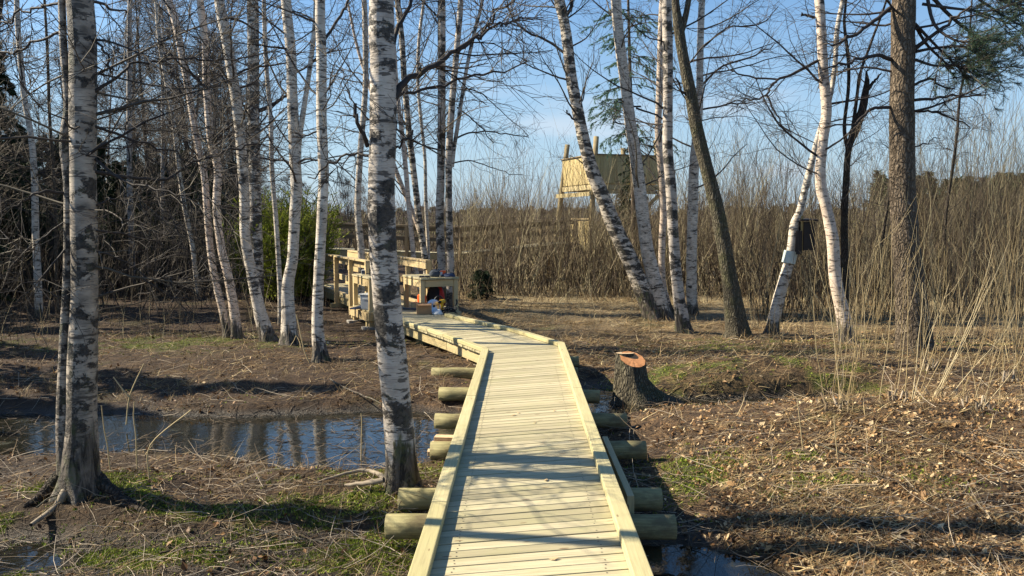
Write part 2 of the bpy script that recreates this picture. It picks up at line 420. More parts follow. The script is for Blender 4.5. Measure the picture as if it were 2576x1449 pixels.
def tubes(P, R, S=3):
    """P (N,K,3) R (N,K) -> V, Q ; open tubes"""
    N, K, _ = P.shape
    T = np.empty_like(P); T[:, 1:-1] = P[:, 2:] - P[:, :-2]; T[:, 0] = P[:, 1] - P[:, 0]; T[:, -1] = P[:, -1] - P[:, -2]
    T = norm(T); mean = norm(P[:, -1] - P[:, 0])
    a = np.zeros((N, 3)); a[np.arange(N), np.argmin(np.abs(mean), axis=1)] = 1.0
    U = norm(np.cross(T, a[:, None, :])); W = np.cross(T, U)
    an = np.arange(S) * 2 * math.pi / S
    V = P[:, :, None, :] + R[:, :, None, None] * (np.cos(an)[None, None, :, None] * U[:, :, None, :] + np.sin(an)[None, None, :, None] * W[:, :, None, :])
    base = (np.arange(N) * K * S)[:, None, None]; k = (np.arange(K - 1) * S)[None, :, None]
    s = np.arange(S)[None, None, :]; s2 = (np.arange(S) + 1) % S; s2 = s2[None, None, :]
    Q = np.stack([base + k + s, base + k + s2, base + k + S + s2, base + k + S + s], axis=-1).reshape(-1, 4)
    return V.reshape(-1, 3), Q

def ribbons(P, Wd, side):
    """flat strips; P (N,K,3), Wd (N,K), side (N,3)"""
    N, K, _ = P.shape
    V = np.stack([P - side[:, None, :] * Wd[:, :, None], P + side[:, None, :] * Wd[:, :, None]], axis=2).reshape(-1, 3)
    base = (np.arange(N) * K * 2)[:, None]; k = (np.arange(K - 1) * 2)[None, :]
    Q = np.stack([base + k, base + k + 1, base + k + 3, base + k + 2], axis=-1).reshape(-1, 4)
    return V, Q

class Bag:
    """collects numpy chunks into one mesh"""
    def __init__(s): s.V = []; s.Q = []; s.T = []; s.rq = []; s.rt = []; s.n = 0
    def quads(s, V, Q, r=None):
        s.V.append(V); s.Q.append(Q + s.n); s.n += len(V)
        s.rq.append(np.full(len(Q), .5) if r is None else (np.full(len(Q), float(r)) if np.isscalar(r) else r))
    def tris(s, V, T, r=None):
        s.V.append(V); s.T.append(T + s.n); s.n += len(V)
        s.rt.append(np.full(len(T), .5) if r is None else r)
    def tube(s, P, R, S=3, r=None):
        V, Q = tubes(P, R, S)
        rr = RNG.random(len(P)) if r is None else r
        s.quads(V, Q, np.repeat(rr, len(Q) // len(P)))
    def mesh(s, name, mats, smooth=True):
        V = np.concatenate(s.V)
        Q = np.concatenate(s.Q) if s.Q else None; T = np.concatenate(s.T) if s.T else None
        return np_mesh(name, V, Q, T, mats, np.concatenate(s.rq + s.rt), smooth=smooth)

# --- boards and boxes with length-wise uv
class WB:
    def __init__(s): s.V = []; s.F = []; s.uv = []; s.r = []; s.n = 0
    def prism(s, A, B, r=None):
        """A: 4 points of one end (ccw), B: 4 of the other; length runs A->B"""
        A = [np.asarray(p, float) for p in A]; B = [np.asarray(p, float) for p in B]
        i = s.n; s.V += A + B; s.n += 8
        L = np.linalg.norm(B[0] - A[0]); w = [np.linalg.norm(A[(k + 1) % 4] - A[k]) for k in range(4)]
        ou, ov = random.uniform(0, 40), random.uniform(0, 40); rr = random.random() if r is None else r
        off = 0
        for k in range(4):
            k2 = (k + 1) % 4
            s.F.append((i + k, i + k2, i + 4 + k2, i + 4 + k))
            s.uv += [(ou, ov + off), (ou, ov + off + w[k]), (ou + L, ov + off + w[k]), (ou + L, ov + off)]; off += w[k] ; s.r.append(rr)
        s.F.append((i + 3, i + 2, i + 1, i)); s.F.append((i + 4, i + 5, i + 6, i + 7)); s.r += [rr, rr]
        for _ in range(2): s.uv += [(ou, ov), (ou, ov + w[0]), (ou + w[1], ov + w[0]), (ou + w[1], ov)]
    def board(s, p0, p1, w, t, up=(0, 0, 1), r=None):
        """centre line p0->p1, w across (sideways), t along up"""
        p0 = np.asarray(p0, float); p1 = np.asarray(p1, float); d = norm(p1 - p0); up = np.asarray(up, float)
        sd = norm(np.cross(d, up)); u = np.cross(sd, d)
        a = sd * w / 2; b = u * t / 2
        s.prism([p0 - a - b, p0 + a - b, p0 + a + b, p0 - a + b], [p1 - a - b, p1 + a - b, p1 + a + b, p1 - a + b], r)
    def box(s, x0, x1, y0, y1, z0, z1, r=None):
        s.prism([(x0, y0, z0), (x0, y1, z0), (x0, y1, z1), (x0, y0, z1)], [(x1, y0, z0), (x1, y1, z0), (x1, y1, z1), (x1, y0, z1)], r)
    def obj(s, name, mat, parent=None, bevel=.0, origin=None):
        V = np.array(s.V)
        if origin is not None: V = V - np.asarray(origin)
        me = np_mesh(name, V, np.array(s.F), None, [mat], s.r, s.uv, smooth=False)
        me.validate()
        import bmesh
        b = bmesh.new(); b.from_mesh(me); bmesh.ops.recalc_face_normals(b, faces=b.faces); b.to_mesh(me); b.free()
        o = link(name, me, parent)
        if bevel > 0:
            md = o.modifiers.new("bevel", 'BEVEL'); md.width = bevel; md.segments = 2; md.limit_method = 'ANGLE'
        return o

def lathe(prof, n=20, jitter=0.0, seed=0, close=True):
    """prof list of (r,z) -> V,Q,T"""
    rs = np.random.default_rng(seed)
    K = len(prof); an = np.arange(n) * 2 * math.pi / n
    V = []
    for r, z in prof:
        V += [(r * math.cos(a), r * math.sin(a), z) for a in an]
    V = np.array(V) + (rs.random((K * n, 3)) - .5) * jitter
    Q = [(k * n + i, k * n + (i + 1) % n, (k + 1) * n + (i + 1) % n, (k + 1) * n + i) for k in range(K - 1) for i in range(n)]
    T = []
    if close:
        V = np.vstack([V, [(0, 0, prof[0][1])], [(0, 0, prof[-1][1])]])
        c0 = K * n; c1 = c0 + 1
        T = [(c0, (i + 1) % n, i) for i in range(n)] + [(c1, (K - 1) * n + i, (K - 1) * n + (i + 1) % n) for i in range(n)]
    return V, np.array(Q), np.array(T) if T else None
def lathe_obj(name, prof, mat, parent=None, loc=(0, 0, 0), rot=(0, 0, 0), n=20, scale=(1, 1, 1), jitter=0, smooth=True):
    V, Q, T = lathe(prof, n, jitter); V = V * np.array(scale)
    return link(name, np_mesh(name, V, Q, T, [mat], np.full(len(Q) + (0 if T is None else len(T)), .5), smooth=smooth), parent, loc, rot)
def rbox(name, size, mat, parent=None, loc=(0, 0, 0), rot=(0, 0, 0), bevel=.01, taper=1.0, seg=2):
    w = WB(); x, y, z = size[0] / 2, size[1] / 2, size[2]; t = taper
    w.prism([(-x, -y, 0), (x, -y, 0), (x, y, 0), (-x, y, 0)], [(-x * t, -y * t, z), (x * t, -y * t, z), (x * t, y * t, z), (-x * t, y * t, z)])
    o = w.obj(name, mat, parent, bevel); o.location = loc; o.rotation_euler = rot
    if bevel: o.modifiers[0].segments = seg
    return o
def tube_obj(name, pts, r, mat, parent=None, S=8, loc=(0, 0, 0), sub=6):
    P = spline(np.array(pts, float), sub); R = np.full(len(P), r) if np.isscalar(r) else np.interp(np.linspace(0, 1, len(P)), np.linspace(0, 1, len(r)), r)
    V, Q = tubes(P[None], R[None], S)
    n = len(V); V = np.vstack([V, P[:1], P[-1:]])
    T = np.array([(n, (i + 1) % S, i) for i in range(S)] + [(n + 1, n - S + i, n - S + (i + 1) % S) for i in range(S)])
    return link(name, np_mesh(name, V, Q, T, [mat], RNG.random(1).repeat(len(Q) + len(T))), parent, loc)

def spline(P, sub=6):
    """Catmull-Rom through rows of P (any number of columns)"""
    P = np.asarray(P, float)
    if len(P) < 3: return np.array([P[0] + (P[-1] - P[0]) * t for t in np.linspace(0, 1, sub + 1)])
    E = np.vstack([2 * P[0] - P[1], P, 2 * P[-1] - P[-2]]); out = []
    for i in range(1, len(E) - 2):
        for t in np.linspace(0, 1, sub, endpoint=False):
            a, b, c, d = E[i - 1], E[i], E[i + 1], E[i + 2]
            out.append(.5 * ((2 * b) + (c - a) * t + (2 * a - 5 * b + 4 * c - d) * t * t + (3 * b - a - 3 * c + d) * t ** 3))
    out.append(P[-1]); return np.array(out)

# ------------------------------------------------------------------ trees
def grow(start, dirs, length, K, wander, bend, gv, rs):
    """integrate N wandering limbs; bend pulls direction toward vector gv"""
    N = len(start); P = np.empty((N, K, 3)); P[:, 0] = start; d = norm(dirs); st = (length / (K - 1))[:, None]
    for k in range(1, K):
        d = norm(d + rs.normal(0, wander, (N, 3)) + np.asarray(gv) * bend)
        P[:, k] = P[:, k - 1] + d * st
    return P
def along(P, idx, t):
    K = P.shape[1]; f = t * (K - 1); i = np.minimum(f.astype(int), K - 2); f = (f - i)[:, None]
    a = P[idx, i]; b = P[idx, i + 1]
    return a * (1 - f) + b * f, norm(b - a)
def side_dirs(tan, ang, rs):
    N = len(tan); r = rs.normal(0, 1, (N, 3)); r = norm(r - (r * tan).sum(1, keepdims=True) * tan)
    return norm(tan * np.cos(ang)[:, None] + r * np.sin(ang)[:, None])

def twiggery(bag, L1, R1, rs, n2=6, n3=6, len2=(.5, 1.1), len3=(.2, .5), droop=-.06, r3=.0022, tmin=.15, scale=1.0):
    """secondary and tertiary twigs on the limbs L1 (N,K,3)"""
    N = len(L1); ll = np.linalg.norm(L1[:, -1] - L1[:, 0], axis=1)
    idx = np.repeat(np.arange(N), n2); t = rs.uniform(tmin, 1, len(idx)); p, tan = along(L1, idx, t)
    d = side_dirs(tan, rs.uniform(.4, 1.1, len(idx)), rs)
    ln = rs.uniform(*len2, len(idx)) * (1.15 - .6 * t) * np.clip(ll[idx] / 1.6, .35, 1.3) * scale
    L2 = grow(p, d, ln, 6, .17, .05, (0, 0, 1), rs)
    r0 = np.clip(.45 * np.array([np.interp(t[i], np.linspace(0, 1, R1.shape[1]), R1[idx[i]]) for i in range(len(idx))]), r3 * 1.2, .012)
    R2 = r0[:, None] * np.linspace(1, .45, 6)[None]
    bag.tube(L2, R2, 3)
    idx3 = np.repeat(np.arange(len(L2)), n3); t3 = rs.uniform(.1, 1, len(idx3)); p3, tan3 = along(L2, idx3, t3)
    d3 = side_dirs(tan3, rs.uniform(.3, .9, len(idx3)), rs)
    ln3 = rs.uniform(*len3, len(idx3)) * scale
    L3 = grow(p3, d3, ln3, 4, .16, 1.0, (0, 0, droop * 2), rs)
    R3 = np.full((len(L3), 1), r3) * np.linspace(1.1, .5, 4)[None]
    bag.tube(L3, R3, 3)
    return L2, L3

def trunk_mesh(name, P, R, mat, S=18, lobes=5, flare_h=.35, flare=.55, seed=0, rough=.05):
    """P (K,3) smooth centre line from the foot, R radii; roots spread at the foot"""
    rs = np.random.default_rng(seed)
    V, Q = tubes(P[None], R[None], S); V = V.reshape(len(P), S, 3)
    ph = rs.uniform(0, 6.28, 3)
    an = np.arange(S) * 2 * math.pi / S
    h = P[:, 2] - P[0, 2]
    for k in range(len(P)):
        f = flare * max(0.0, 1 - h[k] / flare_h) ** 2
        lob = 1 + f * (0.55 + 0.75 * np.cos(lobes * an + ph[0]) + .35 * np.cos(2 * an + ph[1]))
        nz = 1 + rough * (vnoise(an * 1.6 + seed, np.full(S, h[k] * 4), 3) - .5) * 2
        c = P[k]
        V[k] = c + (V[k] - c) * (lob * nz)[:, None]
    V = V.reshape(-1, 3)
    return np_mesh(name, V, Q, None, [mat], np.full(len(Q), .5))

def px_line(pts, Y, lean=0.0, base=None):
    """picture points (x,y,w) at distance Y -> centre line and radii (foot first)"""
    out = []; n = len(pts)
    for i, (x, y, w) in enumerate(pts):
        Yi = Y + lean * i / (n - 1)
        p = at_depth(x, y, Yi); out.append((p[0], p[1], p[2], w / 2 / F * Yi))
    return np.array(out)

def tree(name, pts, label, mat, Y=None, top=9.8, lean=0.0, seed=1, nb=26, bmin=.25, blen=(1.0, 2.4), cat="tree", group=None,
         forks=(), limbs=(), n2=6, n3=5, flare=.55, twig='twig', S=18, r3=.0026, foot_drop=.12, lobes=5, thick=1.0, elev=(.1, .8), keep_top=True, low=None):
    """pts foot -> top in picture coordinates (x, y, width)"""
    rs = np.random.default_rng(seed * 7 + 3)
    foot = gpt(pts[0][0], pts[0][1]) if Y is None else None
    if Y is None: Y = foot[1]
    C = px_line(pts, Y, lean)
    gz = float(H(C[0, 0], C[0, 1])); C[0, 2] = min(C[0, 2], gz) - foot_drop if Y is None else C[0, 2]
    C[0, 2] = gz - foot_drop
    base = np.array([C[0, 0], C[0, 1], gz])
    root = empty(name, base); tag(root, label, cat, group)
    if keep_top:
        d = norm(C[-1, :3] - C[-2, :3]); p = C[-1, :3].copy(); r = C[-1, 3]; ext = []
        H0 = p[2]; n = max(3, int((top - H0) / 1.6))
        for i in range(n):
            d = norm(d * .8 + np.array([rs.normal(0, .07), rs.normal(0, .07), .35])); p = p + d * (top - H0) / n
            r1 = r * (1 - .85 * (i + 1) / n); ext.append([p[0], p[1], p[2], r1])
        C = np.vstack([C, ext])
    Sp = spline(C, 8); P = Sp[:, :3] - base; R = Sp[:, 3] * thick
    link("trunk", trunk_mesh("trunk", P, R, M[mat], S, lobes=lobes, seed=seed, flare=flare), root)
    bag = Bag()
    K = len(P); h = P[:, 2]
    # free limbs round the stem
    z0 = bmin * top
    hs = z0 + (top * .96 - z0) * rs.random(nb) ** 1.0
    ii = np.array([np.argmin(np.abs(h - z)) for z in hs]); st = P[ii]
    az = rs.uniform(0, 6.283, nb); el = rs.uniform(*elev, nb)
    dv = np.stack([np.cos(az) * np.cos(el), np.sin(az) * np.cos(el), np.sin(el)], 1)
    ln = rs.uniform(*blen, nb) * (1.1 - .55 * hs / top)
    L1 = grow(st, dv, ln, 9, .13, .05, (0, 0, 1), rs)
    r1 = np.clip(R[ii] * rs.uniform(.14, .30, nb), .005, .020)
    R1 = r1[:, None] * np.linspace(1, .28, 9)[None]
    bag.tube(L1, R1, 5)
    twiggery(bag, L1, R1, rs, n2, n3, r3=r3)
    if low:
        hz = rs.uniform(low[1], low[2], low[0]); ii = np.array([np.argmin(np.abs(h - z)) for z in hz]); az = rs.uniform(0, 6.283, low[0])
        dv = np.stack([np.cos(az), np.sin(az) * .6, rs.uniform(-.25, .25, low[0])], 1); LL = grow(P[ii], dv, rs.uniform(.7, 1.7, low[0]), 9, .13, .04, (0, 0, 1), rs)
        RL = rs.uniform(.005, .010, low[0])[:, None] * np.linspace(1, .35, 9)[None]; bag.tube(LL, RL, 5, rs.uniform(.6, 1, low[0])); twiggery(bag, LL, RL, rs, 6, 3, (.3, .8), (.1, .3), r3=r3)
    for j, fk in enumerate(forks):           # second stems, traced
        Cf = px_line(fk, Y + (lean if False else 0), 0.0)
        Cf[:, :3] -= base
        if fk[-1][1] <= 4:
            d = norm(Cf[-1, :3] - Cf[-2, :3]); p = Cf[-1, :3]
            Cf = np.vstack([Cf] + [[*(p + d * s * 1.0 + np.array([0, 0, s * .3])), Cf[-1, 3] * (1 - .2 * s)] for s in (1, 2, 3, 4)])
        Sf = spline(Cf, 6)
        link("fork", trunk_mesh("fork", Sf[:, :3], Sf[:, 3], M[mat], 12, seed=seed + j, flare=0), root)
        idx = rs.integers(len(Sf) // 3, len(Sf), 7)
        az = rs.uniform(0, 6.283, 7); dv = np.stack([np.cos(az), np.sin(az), np.full(7, .5)], 1)
        LF = grow(Sf[idx, :3], dv, rs.uniform(.6, 1.5, 7), 7, .14, .05, (0, 0, 1), rs); RF = np.clip(Sf[idx, 3] * .4, .004, .015)[:, None] * np.linspace(1, .3, 7)[None]
        bag.tube(LF, RF, 4); twiggery(bag, LF, RF, rs, 5, 5, r3=r3)
    for lb in limbs:                         # traced limbs: (points, depth offset at the tip[, twig count])
        pl, dy = lb[0], lb[1]; cnt = lb[2] if len(lb) > 2 else 9
        Cl = px_line(pl, Y, dy); Cl[:, :3] -= base
        Sl = spline(Cl, 5)
        jit = rs.normal(0, 1, (len(Sl), 3)) * np.linspace(0, 1, len(Sl))[:, None] * .02; Sl[:, :3] += jit
        bag.tube(Sl[None, :, :3], Sl[None, :, 3], 7, np.array([.35]))
        if cnt:
            twiggery(bag, Sl[None, :, :3], Sl[None, :, 3], rs, cnt, 6, (.5, 1.2), r3=r3, tmin=.25)
    link("crown", bag.mesh("crown", [M[twig]]), root)
    return root

# ------------------------------------------------------------------ ground and water
def build_ground():
    ys = [-7.0]; s = .05
    while ys[-1] < 900:
        y = ys[-1]; s = max(.035, .0062 * abs(y)) if y > 2 else .12
        if y > 40: s = .03 * y
        ys.append(y + s)
    ys = np.array(ys); nx = 420
    u = np.linspace(-1, 1, nx); u = np.sign(u) * np.abs(u) ** 1.0
    wid = 7.5 + np.maximum(ys, 0) * .95
    X = u[None, :] * wid[:, None]; Y = np.repeat(ys[:, None], nx, 1)
    Z = H(X, Y)
    V = np.stack([X, Y, Z], -1).reshape(-1, 3)
    i = np.arange(len(ys) - 1)[:, None] * nx; j = np.arange(nx - 1)[None, :]
    Q = np.stack([i + j, i + j + 1, i + nx + j + 1, i + nx + j], -1).reshape(-1, 4)
    m, nt, b = new_mat("forest_floor"); N = NT(nt)
    g = N.coord("Object"); z = N.sep(g)[2]
    n1 = N.noise(g, .9, 6, .62); n2 = N.noise(g, 5.5, 6, .7, .4); n3 = N.noise(g, 38, 5, .7, .3)
    soil = N.mix(N.rng(n3, .35, .65), (.014, .009, .006), (.065, .038, .02))
    lit = N.mix(N.rng(n3, .38, .62), (.055, .032, .017), (.22, .135, .066))
    col = N.mix(N.rng(n2, .42, .58), soil, lit)
    ms = N.mix(N.rng(n3, .35, .65), (.035, .045, .008), (.13, .15, .025))
    col = N.mix(N.rng(N.math('ADD', N.math('MULTIPLY', n1, .75), N.math('MULTIPLY', n2, .25)), .56, .64, 0, .75), col, ms)
    far = N.rng(N.sep(g)[1], 13, 20)
    col = N.mix(N.math('MULTIPLY', N.math('MULTIPLY', far, N.rng(N.sep(g)[0], -3.5, -.5)), .8), col, (.34, .27, .15))
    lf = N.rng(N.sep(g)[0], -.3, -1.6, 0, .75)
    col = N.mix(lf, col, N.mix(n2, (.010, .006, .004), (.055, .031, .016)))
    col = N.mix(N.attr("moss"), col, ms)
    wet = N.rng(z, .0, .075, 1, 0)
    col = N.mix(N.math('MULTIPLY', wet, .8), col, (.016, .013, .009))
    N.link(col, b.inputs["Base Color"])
    N.link(N.rng(wet, 0, 1, .9, .28), b.inputs["Roughness"])
    b.inputs["Specular IOR Level"].default_value = .3
    N.bump(N.math('ADD', n3, N.math('MULTIPLY', n2, 1.5)), .9, .035, b)
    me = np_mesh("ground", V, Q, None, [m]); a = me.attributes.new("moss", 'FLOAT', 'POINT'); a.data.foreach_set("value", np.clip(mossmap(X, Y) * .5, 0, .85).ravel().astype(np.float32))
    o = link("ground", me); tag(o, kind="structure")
    # water sheet lies in the hollows; terrain rises through it elsewhere
    m, nt, b = new_mat("dark_bog_water"); N = NT(nt)
    g = N.coord("Object")
    b.inputs["Base Color"].default_value = (.010, .010, .007, 1); b.inputs["Roughness"].default_value = .045
    b.inputs["IOR"].default_value = 1.33; b.inputs["Specular IOR Level"].default_value = .95
    a = N.noise(g, 9, 3); scum = N.noise(g, 2.6, 6, .75)
    f = N.rng(scum, .57, .66, 0, .6)
    N.link(N.mix(f, (.010, .010, .007), (.055, .05, .022)), b.inputs["Base Color"])
    N.link(N.rng(f, 0, 1, .045, .5), b.inputs["Roughness"])
    N.bump(N.math('ADD', a, N.math('MULTIPLY', N.noise(g, 60, 2), .1)), .16, .01, b)
    gx = np.linspace(-16, 6, 45); gy = np.linspace(1.0, 11, 21)
    X, Y = np.meshgrid(gx, gy); V = np.stack([X, Y, np.zeros_like(X)], -1).reshape(-1, 3); n = len(gx)
    i = np.arange(len(gy) - 1)[:, None] * n; j = np.arange(n - 1)[None, :]
    Q = np.stack([i + j, i + j + 1, i + n + j + 1, i + n + j], -1).reshape(-1, 4)
    o = link("water", np_mesh("water", V, Q, None, [m])); tag(o, kind="structure")
build_ground()

# ------------------------------------------------------------------ boardwalk
DZ = .45
def edge(L): return [np.array([x, y, DZ]) for x, y in L]
LE = edge([(-.52, -1.2), (-.37, 10.25), (-.97, 11.6), (-1.74, 13.2), (-2.48, 14.75)])
RE = edge([(.58, -1.2), (.68, 10.75), (.01, 12.35), (-.92, 13.95), (-1.42, 14.85)])
LR = edge([(-2.48, 14.75), (-2.74, 16.0), (-3.93, 18.7), (-5.4, 21.9)])
RR = edge([(-1.42, 14.85), (-1.66, 16.2), (-2.85, 18.95), (-4.4, 22.3)])

def decking(L, R, w, gap=.009, th=.03, screws=None, step=.095):
    for k in range(len(L) - 1):
        ln = (np.linalg.norm(L[k + 1] - L[k]) + np.linalg.norm(R[k + 1] - R[k])) / 2
        n = max(1, int(round(ln / step)))
        g = gap / (ln / n)
        for i in range(n):
            t0 = (i + g / 2) / n; t1 = (i + 1 - g / 2) / n
            a0 = L[k] + (L[k + 1] - L[k]) * t0; a1 = L[k] + (L[k + 1] - L[k]) * t1
            b0 = R[k] + (R[k + 1] - R[k]) * t0; b1 = R[k] + (R[k + 1] - R[k]) * t1
            e = norm(b0 - a0); o = random.uniform(-.006, .006)
            dz = random.uniform(-.0015, .0015); up = np.array([0, 0, dz]); dn = np.array([0, 0, -th + dz])
            tl = np.array([0, 0, random.uniform(-.0012, .0012)])
            A = [a0 + e * o + dn, a1 + e * o + dn, a1 + e * o + up, a0 + e * o + up]
            B = [b0 + e * o + dn, b1 + e * o + dn, b1 + e * o + up + tl, b0 + e * o + up + tl]
            w.prism(A, B)
            if screws is not None and a0[1] < 9:
                for q in (.17, .83):
                    for s in (.25, .75):
                        if random.random() < .1: continue
                        c = (a0 + (b0 - a0) * q) * (1 - s) + (a1 + (b1 - a1) * q) * s
                        screws.append(c + np.array([random.uniform(-.006, .006), random.uniform(-.004, .004), dz + .0012]))

def discs(pts, r, n=6):
    an = np.arange(n) * 2 * math.pi / n; V = []; T = []
    for p in pts:
        i = len(V); V.append(p + np.array([0, 0, .0006])); V += [p + np.array([r * math.cos(a), r * math.sin(a), 0]) for a in an]
        T += [(i, i + 1 + k, i + 1 + (k + 1) % n) for k in range(n)]
    return np.array(V), np.array(T)

def kerb_run(parent, A, B, side, zt=DZ, lens=3.1, w=.088, t=.05, over=.0):
    """short pieces of kerb timber along A->B laid just inside the edge; side +1 pushes right"""
    L = np.linalg.norm(B - A); n = max(1, int(round(L / lens))); d = (B - A) / L
    sd = np.array([d[1], -d[0], 0]) * side
    for i in range(n):
        a = A + d * (L * i / n + .003); b = A + d * (L * (i + 1) / n - .003)
        j = random.uniform(-.009, -.003)
        wb = WB(); c = sd * (w / 2 + j) + np.array([0, 0, .003 + t / 2 + random.uniform(0, .003)])
        wb.board(a + c, b + c, w, t); wb.obj("kerb", M['kerb'], parent, .005)

def log_mesh(L, r, seed):
    rs = np.random.default_rng(seed); K = 12; S = 20
    xs = np.linspace(-L / 2, L / 2, K)
    P = np.stack([xs, rs.normal(0, .002, K), rs.normal(0, .002, K)], 1); R = r * (1 + rs.normal(0, .008, K))
    V, Q = tubes(P[None], R[None], S); n = len(V)
    V = np.vstack([V, P[:1] + [[-.002, 0, 0]], P[-1:] + [[.002, 0, 0]]])
    T = [(n, (i + 1) % S, i) for i in range(S)] + [(n + 1, n - S + i, n - S + (i + 1) % S) for i in range(S)]
    return np_mesh("sleeper_log", V, Q, np.array(T), [M['log'], M['cut']], np.full(len(Q) + len(T), .5), midx=[0] * len(Q) + [1] * len(T))

def build_boardwalk():
    root = empty("boardwalk", (0, 0, 0)); tag(root, "pale plank boardwalk with low kerbs on log sleepers, running from the foreground and bending left", "boardwalk")
    w = WB(); sc = []; decking(LE, RE, w, screws=sc)
    w.obj("decking", M['deck'], root, .003)
    V, T = discs(sc, .0048); tag(link("screws", np_mesh("screws", V, None, T, [M['screw']], smooth=False), root), kind="stuff")
    A = LE[0]; kerb_run(root, LE[0], LE[1], 1); kerb_run(root, RE[0], RE[1], -1)
    kerb_run(root, LE[1], LE[2], 1); kerb_run(root, LE[2], LE[3], 1); kerb_run(root, LE[3], LE[4], 1)
    kerb_run(root, RE[1], RE[2], -1); kerb_run(root, RE[2], RE[3], -1); kerb_run(root, RE[3], RE[3] + (RE[4] - RE[3]) * .35, -1)
    for E, sd in ((LE, 1), (RE, -1)):
        for k in range(4):
            d = norm(E[k + 1] - E[k]); s = np.array([d[1], -d[0], 0]) * sd
            wb = WB(); off = s * .07 + np.array([0, 0, -.035 - .075])
            wb.board(E[k] + off, E[k + 1] + off - d * .01, .048, .145); wb.obj("stringer", M['beam'], root, .003)
    # short loose plank against the right-hand stringer
    wb = WB(); wb.board((.74, 5.05, .30), (.74, 6.5, .30), .045, .12); wb.obj("side_board", M['beam'], root, .003)
    logs = [(-.775, 1.003, 4.98), (-.765, 1.01, 5.49), (-.67, 1.10, 6.70), (-.73, 1.08, 7.72), (-1.0, .82, 10.2), (-.56, .9, 11.1),
            (-.92, .55, 11.9), (-1.52, .15, 13.0), (-2.0, -.5, 14.0), (-.8, .9, 2.6), (-.8, .95, 8.9)]
    for i, (x0, x1, y) in enumerate(logs):
        o = link("sleeper_log", log_mesh(x1 - x0, .074 + random.uniform(-.003, .004), i), root, ((x0 + x1) / 2, y, .19), (random.uniform(0, 6), 0, random.uniform(-.012, .012) + (.0 if i < 6 else -.1)))
build_boardwalk()

def rail_run(parent, pts, hgt=.88, post_step=1.55, both_w=.055, side=1, mid=(.42,), mat='rail', cap=True, zlow=-.35, lowkerb=True):
    """posts and rails along a polyline; side is the way from the deck edge to the outside"""
    for k in range(len(pts) - 1):
        A, B = pts[k], pts[k + 1]; L = np.linalg.norm(B - A); d = (B - A) / L; s = norm(np.array([d[1], -d[0], 0])) * side
        n = max(1, int(round(L / post_step)))
        for i in range(n + (1 if k == len(pts) - 2 else 0)):
            p = A + d * L * i / n + s * .045 + d * (.05 if i == 0 and k == 0 else 0)
            wb = WB(); wb.board(p + np.array([0, 0, zlow]), p + np.array([0, 0, hgt - .025]), .09, .09, up=d); wb.obj("post", M[mat], parent, .003)
        z = np.array([0, 0, 1.0])
        if cap:
            wb = WB(); wb.board(A + s * .03 + z * (hgt - .005), B + s * .03 + z * (hgt - .005), .12, .036); wb.obj("handrail", M[mat], parent, .003)
        wb = WB(); wb.board(A - s * .018 + z * (hgt - .10), B - s * .018 + z * (hgt - .10), .028, .12); wb.obj("rail", M[mat], parent, .002)
        for m in mid:
            wb = WB(); wb.board(A - s * .018 + z * m, B - s * .018 + z * m, .028, .12); wb.obj("rail", M[mat], parent, .002)
        if lowkerb:
            wb = WB(); wb.board(A - s * .05 + z * .035, B - s * .05 + z * .035, .09, .06); wb.obj("kerb", M[mat], parent, .003)

def build_railed():
    root = empty("railed_boardwalk", (-2.2, 15.3, 0)); tag(root, "pale boardwalk with wooden railings on both sides, behind the table-like benches", "boardwalk")
    o = np.array([-2.2, 15.3, 0])
    w = WB(); decking(LR, RR, w); w.obj("decking", M['deck'], root, origin=o)
    sub = []
    def shift(ob): ob.location = [-c for c in o]; return ob
    before = set(bpy.data.objects)
    rail_run(root, LR[1:], side=-1); rail_run(root, RR[1:], side=1)
    for E, sd in ((LR, 1), (RR, -1)):
        for k in range(3):
            d = norm(E[k + 1] - E[k]); s = np.array([d[1], -d[0], 0]) * sd
            wb = WB(); off = s * .05 + np.array([0, 0, -.035 - .075]); wb.board(E[k] + off + d * .02, E[k + 1] + off, .048, .145); wb.obj("stringer", M['beam'], root)
    for c in [(-2.0, 15.5), (-2.6, 17.2), (-3.4, 18.9), (-4.3, 20.8)]:
        wb = WB(); wb.board((c[0] - .7, c[1] - .25, .19), (c[0] + .7, c[1] + .25, .19), .14, .14); wb.obj("cross_beam", M['beam'], root)
    for ob in set(bpy.data.objects) - before: shift(ob)
build_railed()

